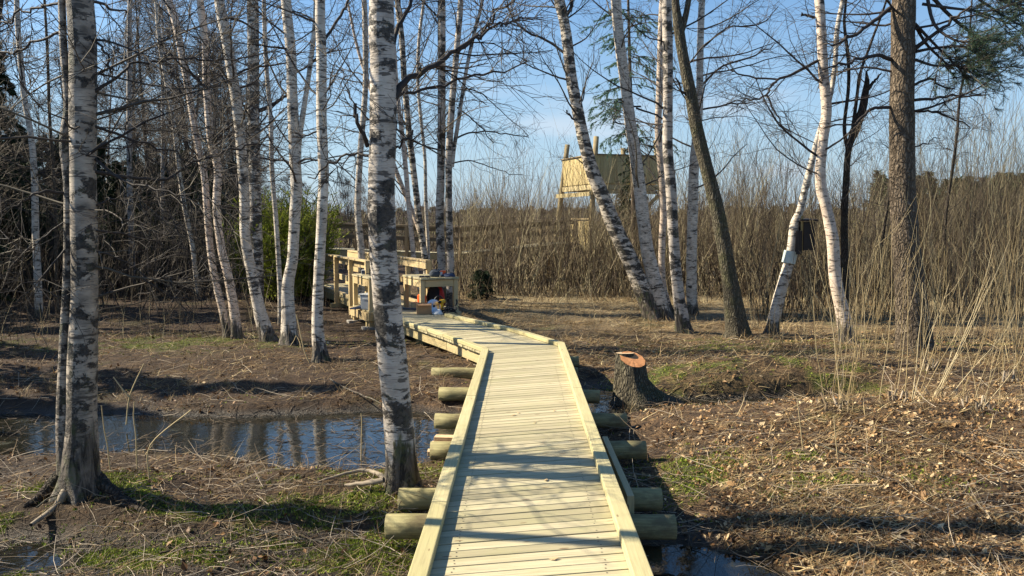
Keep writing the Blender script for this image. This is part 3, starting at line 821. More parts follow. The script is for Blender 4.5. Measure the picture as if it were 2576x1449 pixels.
def build_bench(name, label, C0, ax, ay, wx, wy, top=1.07, blocks=True):
    """table-height bench on its own planked bay. C0 near corner, ax/ay unit axes, wx/wy sizes"""
    ax = np.array([*ax, 0.0]); ay = np.array([*ay, 0.0]); ax = norm(ax); ay = norm(ay); C0 = np.array([*C0, 0.0])
    P = lambda a, b, z: C0 + ax * a + ay * b + np.array([0, 0, z])
    root = empty(name, C0 + np.array([0, 0, DZ])); tag(root, label, "bench", "benches beside the boardwalk")
    objs = []
    w = WB(); decking([P(0, 0, DZ + .006), P(0, wy, DZ + .006)], [P(wx, 0, DZ + .006), P(wx, wy, DZ + .006)], w); objs.append(w.obj("bay_floor", M['deck'], root))
    for (a0, b0, a1, b1) in ((-.03, -.026, wx + .03, -.026), (-.03, wy + .026, wx + .03, wy + .026)):
        w = WB(); w.board(P(a0, b0, DZ - .10), P(a1, b1, DZ - .10), .05, .15); objs.append(w.obj("bay_beam", M['rail'], root))
    for a in (-.028, wx + .028):
        w = WB(); w.board(P(a, -.0, DZ - .105), P(a, wy, DZ - .105), .05, .15); objs.append(w.obj("bay_beam", M['rail'], root))
    for a in (.05, wx - .05):
        for b in (.05, wy - .05):
            w = WB(); w.board(P(a, b, DZ + .002), P(a, b, top - .045), .082, .082, up=ay); objs.append(w.obj("leg", M['rail'], root, .003))
            w = WB(); w.board(P(a, b, .06), P(a, b, DZ - .19), .095, .095, up=ay); objs.append(w.obj("foot_post", M['rail'], root))
            if blocks:
                w = WB(); w.board(P(a - .16, b, .11), P(a + .16, b, .11), .2, .1); objs.append(w.obj("block", M['concrete'], root))
    for b in (.05, wy - .05):
        w = WB(); w.board(P(.10, b - .02, top - .11), P(wx - .10, b - .02, top - .11), .03, .12); objs.append(w.obj("apron", M['rail'], root))
    for a in (.02, wx - .02):
        w = WB(); w.board(P(a, .1, top - .11), P(a, wy - .1, top - .11), .03, .12); objs.append(w.obj("apron", M['rail'], root))
    w = WB(); n = 5; s = wx / n
    for i in range(n): w.board(P(s * (i + .5), -.03, top - .018), P(s * (i + .5), wy + .03, top - .018), s - .008, .036)
    objs.append(w.obj("table_top", M['deck'], root, .003))
    for ob in objs: ob.location = [-c for c in (C0 + np.array([0, 0, DZ]))]
    return root, P
rbench, PR = build_bench("bench", "high plank bench right of the walkway, loaded with tools on and under it", (-1.66, 14.98), (.80, .42), (-.42, .90), .76, 1.05)
lbench, PL = build_bench("bench", "high plank bench left of the walkway, white plastic bin underneath", (-2.62, 15.12), (.91, .42), (-.42, .91), .42, 1.25)

# ------------------------------------------------------------------ tools and bags on the landing
def build_items():
    z = DZ + .004; T = 1.07
    # on the bench
    p = PR(.36, .22, T); r = empty("cap", p); tag(r, "dark grey peaked cap lying upside down on the right bench", "cap")
    lathe_obj("crown", [(.085, 0), (.10, .03), (.095, .08), (.06, .125), (.01, .14)], M['greycloth'], r, n=16, jitter=.008)
    w = WB(); w.prism([(-.08, -.06, .07), (.0, -.07, .07), (.0, -.07, .08), (-.08, -.06, .08)], [(.05, .10, .115), (.13, .09, .13), (.13, .09, .14), (.05, .10, .125)]); w.obj("peak", M['greycloth'], r, .002).location = (.04, -.02, .02)
    p = PR(.10, .12, T); r = empty("work_gloves", p); tag(r, "pair of black gloves lying flat at the left end of the right bench top", "gloves")
    for s in (0, 1):
        rbox("glove_palm", (.09, .10, .03), M['blackcloth'], r, (s * .10 - .03, 0, 0), (0, 0, .3 * s), .012)
        for k in range(4): tube_obj("finger", [(s * .10 - .065 + k * .022, .04, .015), (s * .10 - .07 + k * .023, .09, .018), (s * .10 - .075 + k * .025, .12, .012)], .009, M['blackcloth'], r, 6)
    p = PR(.52, .20, T); r = empty("screw_box", p); tag(r, "small orange and white carton standing on the right bench top", "box")
    rbox("carton", (.10, .07, .11), M['orange'], r, bevel=.004); rbox("label", (.045, .072, .08), M['white'], r, (-.03, -.002, .012), bevel=.001)
    p = PR(.60, .14, T); r = empty("rag", p); tag(r, "crumpled navy cloth beside the orange carton on the bench", "cloth")
    V, Q, Tt = lathe([(.14, 0), (.13, .03), (.08, .055), (.02, .06)], 24); V += (vnoise(V[:, 0] * 25, V[:, 1] * 25, 4)[:, None] - .5) * np.array([.03, .03, .05]); V[:, 2] = np.maximum(V[:, 2], .001)
    link("cloth", np_mesh("cloth", V, Q, Tt, [M['navy']], np.full(len(Q) + len(Tt), .5)), r)
    w = WB(); w.box(-.05, .06, -.06, -.04, .02, .045); w.obj("sleeve", M['red'], r, .006)
    # under the bench
    p = PR(.20, .50, z); r = empty("fuel_can", p, .3); tag(r, "bright orange-red fuel can standing under the right bench", "fuel can")
    can = rbox("can", (.15, .26, .27), M['orange'], r, bevel=.03, taper=.92); r = can
    tube_obj("handle", [(0, -.09, .26), (0, -.06, .315), (0, .05, .315), (0, .09, .26)], .012, M['orange'], r)
    lathe_obj("cap", [(.03, 0), (.03, .035), (.022, .045)], M['black'], r, (0, -.10, .265), n=12)
    w = WB(); w.box(-.02, .02, -.137, -.133, .05, .2); w.obj("level_strip", M['white'], r)
    tube_obj("spout", [(0, .11, .26), (0, .12, .34), (-.01, .12, .42)], .011, M['black'], r)
    p = PR(.45, .42, z); r = empty("backpack", p, -.2); tag(r, "red and black backpack leaning under the right bench", "backpack")
    V, Q, Tt = lathe([(.10, 0), (.16, .04), (.175, .16), (.165, .30), (.12, .40), (.04, .45)], 22); V *= np.array([1, .7, 1.0])
    link("bag_body", np_mesh("bag_body", V, Q, Tt, [M['red']], np.full(len(Q) + len(Tt), .5)), r)
    V, Q, Tt = lathe([(.06, 0), (.11, .03), (.12, .16), (.11, .30), (.06, .37)], 18); V *= np.array([1, .6, 1.0])
    link("front_pocket", np_mesh("front_pocket", V, Q, Tt, [M['blackcloth']], np.full(len(Q) + len(Tt), .5)), r, None, (0, -.085, .06)) if False else link("front_pocket", np_mesh("front_pocket", V, Q, Tt, [M['blackcloth']], np.full(len(Q) + len(Tt), .5)), r, (-.01, -.08, .07))
    tube_obj("strap", [(-.08, -.11, .36), (-.12, -.16, .25), (-.1, -.13, .06)], .012, M['blackcloth'], r)
    p = at_z(1067, 789, z); r = empty("cardboard_box", p, .15); tag(r, "open brown cardboard box on the deck at the foot of the right bench", "box")
    for nm, a in (("side", (-.13, -.121, -.1, .1, 0, .19)), ("side", (.121, .13, -.1, .1, 0, .19)), ("side", (-.12, .12, -.1, -.092, 0, .19)), ("side", (-.12, .12, .092, .1, 0, .19)), ("bottom", (-.12, .12, -.091, .091, 0, .006))):
        w = WB(); w.box(*a); w.obj(nm, M['card'], r)
    w = WB(); w.board((0, -.1, .185), (0, -.19, .165), .24, .004); w.obj("flap", M['card'], r)
    p = at_z(1090, 787, z); r = empty("circular_saw", p, .35); tag(r, "circular saw with a large round steel blade guard on the deck", "saw")
    lathe_obj("blade_guard", [(.01, -.03), (.10, -.03), (.125, 0), (.11, .03), (.01, .035)], M['bluesteel'], r, (0, 0, .12), (math.pi / 2 - .25, 0, .1), n=28)
    V, Q, Tt = lathe([(.02, -.0015), (.135, -.0015), (.135, .0015), (.02, .0015)], 40); k = np.arange(40); V[40:80][k % 2 == 0] *= np.array([.93, .93, 1]); V[80:120][k % 2 == 0] *= np.array([.93, .93, 1])
    link("blade", np_mesh("blade", V, Q, Tt, [M['steel']], np.full(len(Q) + len(Tt), .5), smooth=False), r, (0, -.045, .12), (math.pi / 2 - .25, 0, .1))
    lathe_obj("motor", [(.02, 0), (.055, .0), (.055, .14), (.03, .16)], M['black'], r, (.0, .02, .15), (-math.pi / 2, 0, 0), n=16)
    rbox("base_plate", (.34, .14, .006), M['steel'], r, (0, .06, .005), bevel=0)
    tube_obj("handle", [(.03, .1, .2), (.12, .1, .29), (.2, .1, .24), (.2, .1, .16)], .018, M['black'], r)
    lathe_obj("hub_nut", [(.02, 0), (.02, .012)], M['black'], r, (0, -.05, .125), (math.pi / 2 - .25, 0, 0), n=8)
    p = at_z(1113, 788, z); r = empty("power_drill", p, -.4); tag(r, "yellow and black power drill standing on its battery on the deck", "drill")
    rbox("battery", (.08, .11, .06), M['black'], r, bevel=.01)
    rbox("grip", (.045, .06, .13), M['yellow'], r, (0, 0, .058), (.15, 0, 0), bevel=.014)
    lathe_obj("motor_body", [(.02, 0), (.04, .01), (.042, .12), (.03, .15)], M['yellow'], r, (0, .07, .21), (math.pi / 2, 0, 0), n=14)
    lathe_obj("chuck", [(.028, 0), (.024, .05), (.008, .06)], M['black'], r, (0, -.08, .21), (math.pi / 2, 0, 0), n=12)
    p = at_z(1102, 791, z); r = empty("plastic_bag", p); tag(r, "small crumpled white plastic bag beside the drill on the deck", "bag")
    V, Q, Tt = lathe([(.10, 0), (.10, .03), (.06, .07), (.02, .085)], 20); V += (vnoise(V[:, 0] * 40, V[:, 1] * 40, 8)[:, None] - .5) * .04; V[:, 2] = np.maximum(V[:, 2], .001)
    link("bag_body", np_mesh("bag_body", V, Q, Tt, [M['white']], np.full(len(Q) + len(Tt), .5)), r)
    p = at_z(1131, 790, z); r = empty("coiled_cable", p); tag(r, "tangled coil of black cable on the deck by the right kerb", "cable")
    t = np.linspace(0, 1, 80); a = t * 30
    pts = np.stack([.11 * np.cos(a) * (1 + .3 * np.sin(a * .37)), .09 * np.sin(a) * (1 + .25 * np.cos(a * .53)), .02 + .10 * t + .03 * np.sin(a * 1.7)], 1)
    tube_obj("coil", pts, .009, M['black'], r, 6, sub=2)
    tube_obj("plug", [(.10, .0, .15), (.13, .02, .2), (.12, .02, .26)], .015, M['black'], r)
    p = at_z(1033, 779, z); r = empty("spirit_level", p, -.45); tag(r, "dark blue bar-shaped hand tool lying flat on the deck left of the cardboard box", "hand tool")
    rbox("bar", (.34, .035, .03), M['bluesteel'], r, bevel=.006); rbox("grip", (.11, .045, .04), M['black'], r, (.2, 0, 0), bevel=.012)
    p = at_z(1046, 777, z); w = WB(); w.box(-.08, .07, -.05, .05, 0, .13); o = w.obj("timber_offcut", M['deck'], None, .003); o.location = p; o.rotation_euler = (0, 0, .4); tag(o, "short block of pale sawn timber on the deck beside the cardboard box", "offcut")
    # left bench
    p = PL(.18, .32, z); r = empty("storage_bin", p, -.4); tag(r, "milky white plastic storage bin under the left bench", "bin")
    tub = rbox("tub", (.30, .42, .27), M['clear'], r, bevel=.02, taper=1.1); rbox("lid", (.36, .49, .03), M['white'], r, (0, 0, .272), bevel=.01)
    w = WB(); w.box(-.1, .1, -.236, -.228, .20, .23); w.obj("clip", M['white'], tub)
    tube_obj("red_strap", [(.08, -.1, .31), (.1, -.16, .42), (.12, -.14, .5)], .014, M['red'], r)
    p = PL(.18, .95, T); r = empty("tape_box", p); tag(r, "small blue and white box on the far end of the left bench top", "box")
    rbox("carton", (.12, .10, .09), M['white'], r, bevel=.004); w = WB(); w.box(-.05, .05, -.054, -.0505, .015, .075); w.obj("panel", M['navy'], r)
    p = PL(.16, .40, T); r = empty("bar_clamp", p, -1.0); tag(r, "black bar clamp lying across the left bench top", "clamp")
    rbox("bar", (.5, .02, .012), M['black'], r, (0, 0, .03), bevel=0); rbox("jaw", (.03, .03, .13), M['black'], r, (-.05, 0, -.05 + .06), bevel=.004); rbox("slider", (.04, .035, .11), M['black'], r, (.12, 0, .005), bevel=.005)
    p = PL(-.06, .55, DZ + .0); r = empty("folding_saw", p, 1.1); tag(r, "dark folded sheet of cloth on the planks under the left bench", "cloth")
    w = WB(); w.prism([(-.16, -.05, .0), (-.16, .09, .0), (-.16, .09, .02), (-.16, -.05, .03)], [(.16, -.07, .0), (.16, .07, .0), (.16, .07, .05), (.16, -.07, .02)]); w.obj("cloth", M['navy'], r, .006)
    r.name = "folded_cloth"
    # pale offcuts between the sleeper logs on the left
    for k, (x, y, zz, rz) in enumerate(((-.52, 7.05, .13, .1), (-.50, 7.06, .175, -.12), (-.55, 6.95, .085, .05))):
        w = WB(); w.box(-.17, .17, -.05, .05, 0, .04); o = w.obj("timber_offcut", M['cut'], None, .003); o.location = (x, y, zz); o.rotation_euler = (0, 0, rz)
        tag(o, ("middle", "topmost", "lowest")[k] + " of three short orange-brown offcuts stacked between sleeper logs left of the walkway", "offcut")
build_items()

# ------------------------------------------------------------------ raised far walkway and bird tower
def build_far():
    root = empty("raised_walkway", (-1.7, 25.2, 0)); tag(root, "raised wooden walkway with dark railings crossing behind the thicket to the tower", "walkway")
    A = np.array([-6.2, 26.3, 1.30]); B = np.array([-1.73, 25.2, 1.16]); C = np.array([1.75, 29.4, 1.40]); o = np.array([-1.7, 25.2, 0])
    before = set(bpy.data.objects)
    def off(P, Qn, w):
        d = norm(Qn - P); return np.array([d[1], -d[0], 0]) * w
    s1 = off(A, B, .55); s2 = off(B, C, .55); sm = (s1 + s2) / 2
    L = [A - s1, B - sm, C - s2]; R = [A + s1, B + sm, C + s2]
    w = WB(); decking(L, R, w, step=.11); w.obj("decking", M['deck'], root)
    rail_run(root, R, hgt=.80, post_step=1.8, side=1, mid=(.40,), lowkerb=False, zlow=-.25, mat='rawwood'); rail_run(root, L, hgt=.80, post_step=1.8, side=-1, mid=(.40,), lowkerb=False, zlow=-.25, mat='rawwood')
    for E in (L, R):
        for k in range(2):
            w = WB(); w.board(E[k] + np.array([0, 0, -.12]), E[k + 1] + np.array([0, 0, -.12]), .05, .16); w.obj("stringer", M['beam'], root)
            n = 2
            for i in range(n + 1):
                p = E[k] + (E[k + 1] - E[k]) * i / n
                w = WB(); w.board(np.array([p[0], p[1], 0.0]), p + np.array([0, 0, -.21]), .11, .11, up=(0, 1, 0)); w.obj("support_post", M['rail'], root)
    for ob in set(bpy.data.objects) - before: ob.location = [-c for c in o]

    root = empty("observation_tower", (3.4, 31.0, 0)); tag(root, "wooden bird-watching tower with a boarded platform on splayed legs rising above the thicket", "tower"); o = np.array([3.4, 31.0, 0])
    K = np.array([2.95, 30.0, 0]); ul = norm(np.array([-.35, .94, 0])); ur = norm(np.array([.94, .30, 0]))
    Ls, Rs = 2.8, 2.65; zb, zt = 3.50, 4.52
    P = lambda a, b, z: K + ur * a + ul * b + np.array([0, 0, z])
    before = set(bpy.data.objects)
    def wall(a0, b0, a1, b1):
        n = int(np.linalg.norm(P(a1, b1, 0) - P(a0, b0, 0)) / .115); w = WB()
        for i in range(n):
            t0 = (i + .06) / n; t1 = (i + .94) / n; tm = (t0 + t1) / 2
            p = P(a0 + (a1 - a0) * tm, b0 + (b1 - b0) * tm, 0); d = norm(P(a1, b1, 0) - P(a0, b0, 0))
            w.board(p + np.array([0, 0, zb + random.uniform(-.015, .015)]), p + np.array([0, 0, zt]), .104, .03, up=np.cross(d, (0, 0, 1)))
        w.obj("board_wall", M['tower'], root)
    wall(0, 0, 0, Ls); wall(0, -.0, Rs, 0); wall(Rs, 0, Rs, Ls); wall(0, Ls, Rs * .55, Ls)
    for q0, q1 in (((0, 0), (0, Ls)), ((0, 0), (Rs, 0)), ((Rs, 0), (Rs, Ls)), ((0, Ls), (Rs, Ls))):
        w = WB(); w.board(P(*q0, zt + .02), P(*q1, zt + .02), .14, .035); w.obj("cap_board", M['rawwood'], root)
        w = WB(); w.board(P(*q0, zb - .12) , P(*q1, zb - .12), .07, .18); w.obj("floor_beam", M['beam'], root)
    for b in (.5, 1.1, 1.7, 2.3):
        w = WB(); w.board(P(.1, b, zb - .10), P(Rs - .1, b, zb - .10), .05, .15); w.obj("joist", M['beam'], root)
    w = WB(); decking([P(.05, .05, zb + .02), P(.05, Ls - .05, zb + .02)], [P(Rs - .05, .05, zb + .02), P(Rs - .05, Ls - .05, zb + .02)], w, step=.13); w.obj("platform_floor", M['tower'], root)
    for a, b, zz in ((.14, .14, 5.18), (.14, Ls - .14, 5.12), (Rs - .14, .14, 5.12), (Rs - .14, Ls - .14, 5.05)):
        sx = -.45 if a < 1 else .45; sy = -.35 if b < 1 else .45
        top = P(a, b, zz); c = P(a, b, 0) ; foot = K + ur * (a + sx) + ul * (b + sy)
        Pn = np.array([foot + (top - foot) * t for t in np.linspace(-.01, 1, 8)]); V, Q = tubes(Pn[None], np.full((1, 8), .095), 12); n = len(V)
        V = np.vstack([V, Pn[-1:]]); T = np.array([(n, n - 12 + i, n - 12 + (i + 1) % 12) for i in range(12)])
        link("leg", np_mesh("leg", V, Q, T, [M['oldlog']], np.full(len(Q) + 12, .5)), root)
    w = WB(); w.board(P(-.25, -.2, 3.12), P(-.25, Ls, 3.12), .05, .15); w.obj("brace", M['beam'], root)
    w = WB(); w.board(P(-.15, .0, 3.2), P(Rs, .0, 3.2), .05, .13); w.obj("brace", M['beam'], root)
    w = WB(); w.board(P(0.0, -.25, .9), P(Rs, .1, 3.1), .04, .13); w.obj("brace", M['beam'], root)
    # lower landing with its boarded side, handrail and stair
    za, zc = 1.27, 2.15
    def lw(p0, p1, z0, z1, nm):
        n = int(np.linalg.norm(p1 - p0) / .11); w = WB(); d = norm(p1 - p0)
        for i in range(n):
            p = p0 + (p1 - p0) * (i + .5) / n; w.board(p + np.array([0, 0, z0]), p + np.array([0, 0, z1]), .102, .024, up=np.cross(d, (0, 0, 1)))
        w.obj(nm, M['tower'], root)
    a0 = K + np.array([-.05, .15, 0]); a1 = K + np.array([-.72, 1.6, 0])
    lw(a0, a1, za, zc, "landing_wall")
    w = WB(); w.board(a0 + np.array([0, 0, zc + .08]), a1 + np.array([0, 0, zc + .08]), .13, .04); w.obj("handrail", M['rail'], root)
    w = WB(); w.board(a0 + np.array([0, 0, za - .1]), a1 + np.array([0, 0, za - .1]), .05, .15); w.obj("landing_beam", M['beam'], root)
    b0 = a0 + np.array([1.6, .5, 0]); b1 = a1 + np.array([1.6, .5, 0]); w = WB()
    decking([a0 + np.array([0, 0, za]), a1 + np.array([0, 0, za])], [b0 + np.array([0, 0, za]), b1 + np.array([0, 0, za])], w, step=.13); w.obj("landing_floor", M['tower'], root)
    s0 = b0 + np.array([0, .3, za]); s1 = P(Rs * .8, Ls * .7, zb)
    for dy in (0, .9):
        w = WB(); w.board(s0 + np.array([0, dy, 0]), s1 + np.array([0, dy - .3, 0]), .05, .2); w.obj("stair_stringer", M['beam'], root)
    for i in range(10):
        p = s0 + (s1 - s0) * (i + .5) / 10; w = WB(); w.board(p + np.array([0, .02, 0]), p + np.array([0, .6, 0]), .24, .035); w.obj("tread", M['tower'], root)
    for ob in set(bpy.data.objects) - before: ob.location = [-c for c in o]
build_far()

# ------------------------------------------------------------------ traced trees (foot first, picture coordinates, width)
def T(*v): return list(v)
tree("birch_tree", T((205, 1245, 104), (202, 1180, 92), (205, 1080, 76), (208, 900, 70), (212, 700, 62), (208, 400, 62), (202, 0, 62)),
     "large old birch at the left edge, twin stems, mossy foot beside the pond", 'birch_big', top=9.0, seed=1, nb=16, low=(14, 1.2, 3.2), bmin=.28, flare=.75, S=26,
     forks=[T((168, 1190, 46), (160, 1080, 38), (163, 900, 30), (171, 700, 25), (172, 480, 22), (165, 360, 30), (172, 260, 22), (160, 120, 18), (155, 0, 17))],
     limbs=[(T((236, 232, 9), (300, 190, 7), (340, 160, 6), (430, 150, 5), (560, 148, 4), (700, 130, 2)), .4),
            (T((238, 432, 10), (330, 446, 8), (420, 448, 7), (500, 405, 6), (600, 370, 5), (700, 372, 2)), .8),
            (T((238, 318, 8), (330, 350, 6), (440, 385, 4), (560, 440, 2)), .5), (T((240, 400, 8), (310, 455, 6), (420, 478, 4), (560, 500, 2)), -.4),
            (T((172, 485, 8), (100, 485, 6), (40, 515, 4), (-40, 540, 3)), -.3), (T((165, 5, 7), (110, 15, 6), (50, 30, 5), (-40, 60, 4)), .3),
            (T((150, 80, 7), (80, 110, 6), (20, 135, 5), (-60, 140, 3)), .5), (T((170, 620, 6), (110, 690, 4), (60, 720, 3), (-20, 740, 2)), -.5),
            (T((238, 100, 7), (300, 110, 5), (380, 160, 4), (470, 230, 2)), -.3), (T((240, 580, 6), (320, 590, 5), (430, 620, 3), (520, 650, 2)), .7),
            (T((234, 630, 6), (300, 650, 4), (380, 700, 3), (470, 720, 2)), .3), (T((160, 560, 5), (90, 610, 4), (30, 640, 2), (-30, 650, 2)), -.2),
            (T((234, 96, 7), (262, 130, 6), (282, 178, 4), (300, 176, 3)), -.1, 3), (T((236, 520, 6), (290, 500, 4), (360, 520, 3), (450, 560, 2)), .2)])
tree("birch_tree", T((1012, 1262, 100), (1010, 1190, 84), (1002, 1060, 76), (987, 900, 73), (972, 750, 70), (962, 600, 68), (960, 450, 68), (964, 300, 66), (964, 150, 63), (961, 0, 60)),
     "large birch close to the left kerb of the boardwalk, black bark plates around its trunk", 'birch_band', top=9.0, seed=2, nb=9, bmin=.5, flare=.6, S=26,
     limbs=[(T((990, 248, 22), (1024, 200, 16), (1079, 175, 13), (1149, 127, 11), (1194, 95, 9), (1239, 50, 7), (1290, -10, 5)), .5, 14),
            (T((985, 262, 14), (1010, 238, 9), (1099, 215, 7), (1194, 187, 6), (1321, 165, 3)), .9, 12),
            (T((986, 140, 14), (996, 80, 11), (1034, 0, 9), (1060, -60, 8)), .3, 6), (T((926, 368, 13), (910, 330, 10), (887, 282, 9)), -.1, 2),
            (T((930, 392, 8), (880, 388, 6), (830, 415, 5), (774, 452, 3)), .2, 6), (T((988, 375, 7), (1010, 362, 6), (1040, 330, 4)), .0, 3),
            (T((1149, 127, 9), (1200, 90, 7), (1260, 60, 5), (1330, 44, 3)), .2, 12), (T((926, 300, 5), (880, 240, 3), (860, 180, 2)), .1, 4)])
# left middle
tree("birch_tree", T((98, 800, 20), (95, 700, 18), (90, 600, 17), (88, 500, 16), (86, 430, 15), (78, 340, 14), (62, 250, 14), (50, 130, 13), (42, 0, 12)), "slender birch leaning left, nearest the left border of the photo", 'birch', top=9.8, seed=3, low=(8, 1.2, 4.0), nb=22, S=12)
tree("pine_sapling", T((146, 790, 9), (142, 720, 9), (140, 550, 9), (135, 450, 8), (125, 300, 8), (120, 150, 7), (112, 0, 6)), "thin reddish straight trunk just behind the large left birch", 'pine_bark', top=11, seed=4, nb=26, blen=(.5, 1.3), S=8)
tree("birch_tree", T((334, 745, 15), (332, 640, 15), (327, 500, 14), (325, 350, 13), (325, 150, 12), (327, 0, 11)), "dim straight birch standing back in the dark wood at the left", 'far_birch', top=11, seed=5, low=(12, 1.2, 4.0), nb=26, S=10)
tree("birch_tree", T((502, 755, 14), (495, 720, 13), (485, 625, 12), (465, 525, 12), (450, 425, 11), (435, 300, 10), (417, 200, 10), (400, 100, 9), (392, 0, 8)), "thin left-leaning birch standing back between the dark wood and the paired birches", 'birch', top=9.8, seed=6, low=(8, 1.2, 4.0), nb=22, S=10)
tree("birch_tree", T((576, 848, 22), (562, 790, 19), (545, 720, 18), (532, 650, 17), (522, 550, 17), (515, 450, 17), (495, 350, 17), (478, 250, 17), (460, 150, 17), (440, 50, 18), (420, -10, 18)), "left stem of the two leaning pinkish birches, slimmer of the pair", 'birch_pink', top=9.8, seed=7, low=(8, 1.2, 4.0), nb=22)
tree("birch_tree", T((598, 850, 30), (590, 790, 24), (575, 700, 22), (557, 625, 20), (545, 525, 20), (548, 425, 20), (530, 350, 18), (520, 225, 18), (515, 100, 18), (502, -10, 17)), "right stem of the two leaning pinkish birches, thicker of the pair", 'birch_pink', top=9.8, seed=8, nb=22)
tree("birch_tree", T((682, 858, 46), (655, 790, 32), (632, 680, 26), (617, 600, 25), (615, 500, 25), (605, 350, 25), (590, 225, 25), (570, 100, 25), (550, -10, 24)), "stout white birch curving left in front of the green juniper", 'birch', top=9.8, seed=9, low=(7, 1.2, 4.0), nb=22,
     limbs=[(T((600, 300, 5), (560, 330, 4), (500, 350, 3), (430, 360, 2)), .3, 7), (T((600, 525, 5), (555, 522, 4), (500, 545, 2)), -.3, 6), (T((560, 40, 6), (620, 60, 5), (690, 110, 3)), .5, 7)])
tree("birch_tree", T((650, 770, 32), (646, 640, 30), (643, 550, 30), (640, 400, 29), (637, 250, 29), (637, 125, 28), (635, 0, 28)), "birch rising straight from behind the green juniper, lower trunk hidden", 'birch_dark', Y=18.5, top=11, seed=10, nb=24,
     limbs=[(T((648, 280, 11), (690, 262, 9), (722, 240, 7)), .2, 5)])
tree("birch_tree", T((706, 815, 16), (704, 720, 13), (694, 550, 12), (684, 425, 12), (681, 300, 11), (669, 150, 11), (664, 0, 10)), "thin birch between the stout curving birch and the forked birch", 'birch', top=9.0, seed=11, nb=20, S=10)
tree("birch_tree", T((728, 866, 52), (726, 800, 36), (724, 720, 30), (736, 650, 27), (741, 550, 27), (746, 475, 28), (741, 375, 27), (736, 250, 26), (731, 125, 25), (719, -10, 24)), "forked birch with dark foot and a dark side stem, left of the railings", 'birch', top=9.8, seed=12, nb=22,
     forks=[T((748, 400, 16), (753, 350, 14), (764, 275, 13), (779, 175, 12), (791, 75, 12), (795, 0, 11))])
tree("birch_tree", T((812, 908, 46), (802, 860, 34), (799, 800, 29), (801, 720, 27), (806, 625, 26), (811, 525, 26), (814, 425, 26), (809, 300, 26), (809, 150, 25), (806, -10, 24)), "straight birch standing alone in front of the far end of the railed boardwalk", 'birch', top=9.8, seed=13, nb=20,
     limbs=[(T((816, 100, 8), (850, 50, 7), (880, -10, 6)), .3, 6), (T((798, 330, 5), (770, 340, 4), (740, 335, 3)), 0, 4)])
# behind the railing
tree("birch_tree", T((912, 768, 20), (909, 640, 18), (901, 550, 17), (901, 475, 16), (909, 350, 15), (919, 225, 14), (919, 100, 14), (916, 0, 13)), "bow-shaped white birch behind the railings, just left of the big banded birch", 'birch', top=9.8, seed=14, nb=18, S=12)
tree("birch_tree", T((1082, 765, 18), (1069, 650, 16), (1054, 550, 16), (1046, 475, 15), (1034, 375, 15), (1019, 225, 15), (1011, 100, 14), (1001, 0, 14)), "tallest brown birch stem of the cluster right of the big banded birch", 'birch_dark', top=9.8, seed=15, nb=18, S=12)
tree("birch_tree", T((1070, 766, 14), (1046, 680, 12), (1036, 600, 12), (1027, 500, 12), (1016, 375, 12), (1001, 250, 11), (990, 100, 10), (985, -10, 9)), "thinner slanted birch stem left in the cluster beside the big banded birch", 'birch_pink', top=9.8, seed=16, nb=16, S=10)
tree("birch_tree", T((1088, 768, 16), (1072, 650, 14), (1054, 575, 13), (1024, 500, 12), (994, 425, 12), (968, 350, 11), (940, 250, 10)), "birch stem leaning sharply left behind the big banded birch", 'birch_pink', Y=20.2, top=9, seed=17, nb=10, S=10)
tree("birch_tree", T((1092, 762, 11), (1080, 690, 9), (1076, 600, 9), (1071, 500, 9), (1069, 400, 8), (1059, 300, 8), (1051, 200, 8), (1054, 100, 8), (1066, 0, 7)), "whip-thin wavy birch between the brown cluster and the twin speckled birches", 'birch', top=11, seed=18, nb=16, S=8)
tree("birch_tree", T((1113, 775, 24), (1111, 675, 22), (1106, 550, 21), (1109, 450, 20), (1111, 300, 20), (1111, 150, 20), (1111, 0, 19)), "straight speckled birch, left of the twin birches behind the right bench", 'birch_band', top=9.8, seed=19, nb=18, S=12)
tree("birch_tree", T((1130, 778, 22), (1134, 675, 19), (1131, 600, 18), (1129, 500, 17), (1129, 400, 17), (1136, 275, 16), (1149, 125, 15), (1159, 0, 14)), "speckled birch forking into two thin stems, right of the twin birches behind the right bench", 'birch_band', top=9.8, seed=20, nb=18, S=12,
     forks=[T((1137, 420, 11), (1142, 375, 10), (1154, 300, 10), (1169, 200, 9), (1189, 100, 9), (1214, 0, 8))],
     limbs=[(T((1142, 350, 5), (1190, 332, 4), (1260, 334, 3), (1330, 345, 2)), .5, 12), (T((1136, 410, 4), (1190, 405, 3), (1260, 430, 2), (1310, 440, 1.5)), .5, 9), (T((1150, 270, 4), (1200, 310, 3), (1240, 360, 2)), .4, 9), (T((1160, 220, 4), (1210, 235, 3), (1260, 280, 2), (1330, 340, 1.5)), .4, 9)])
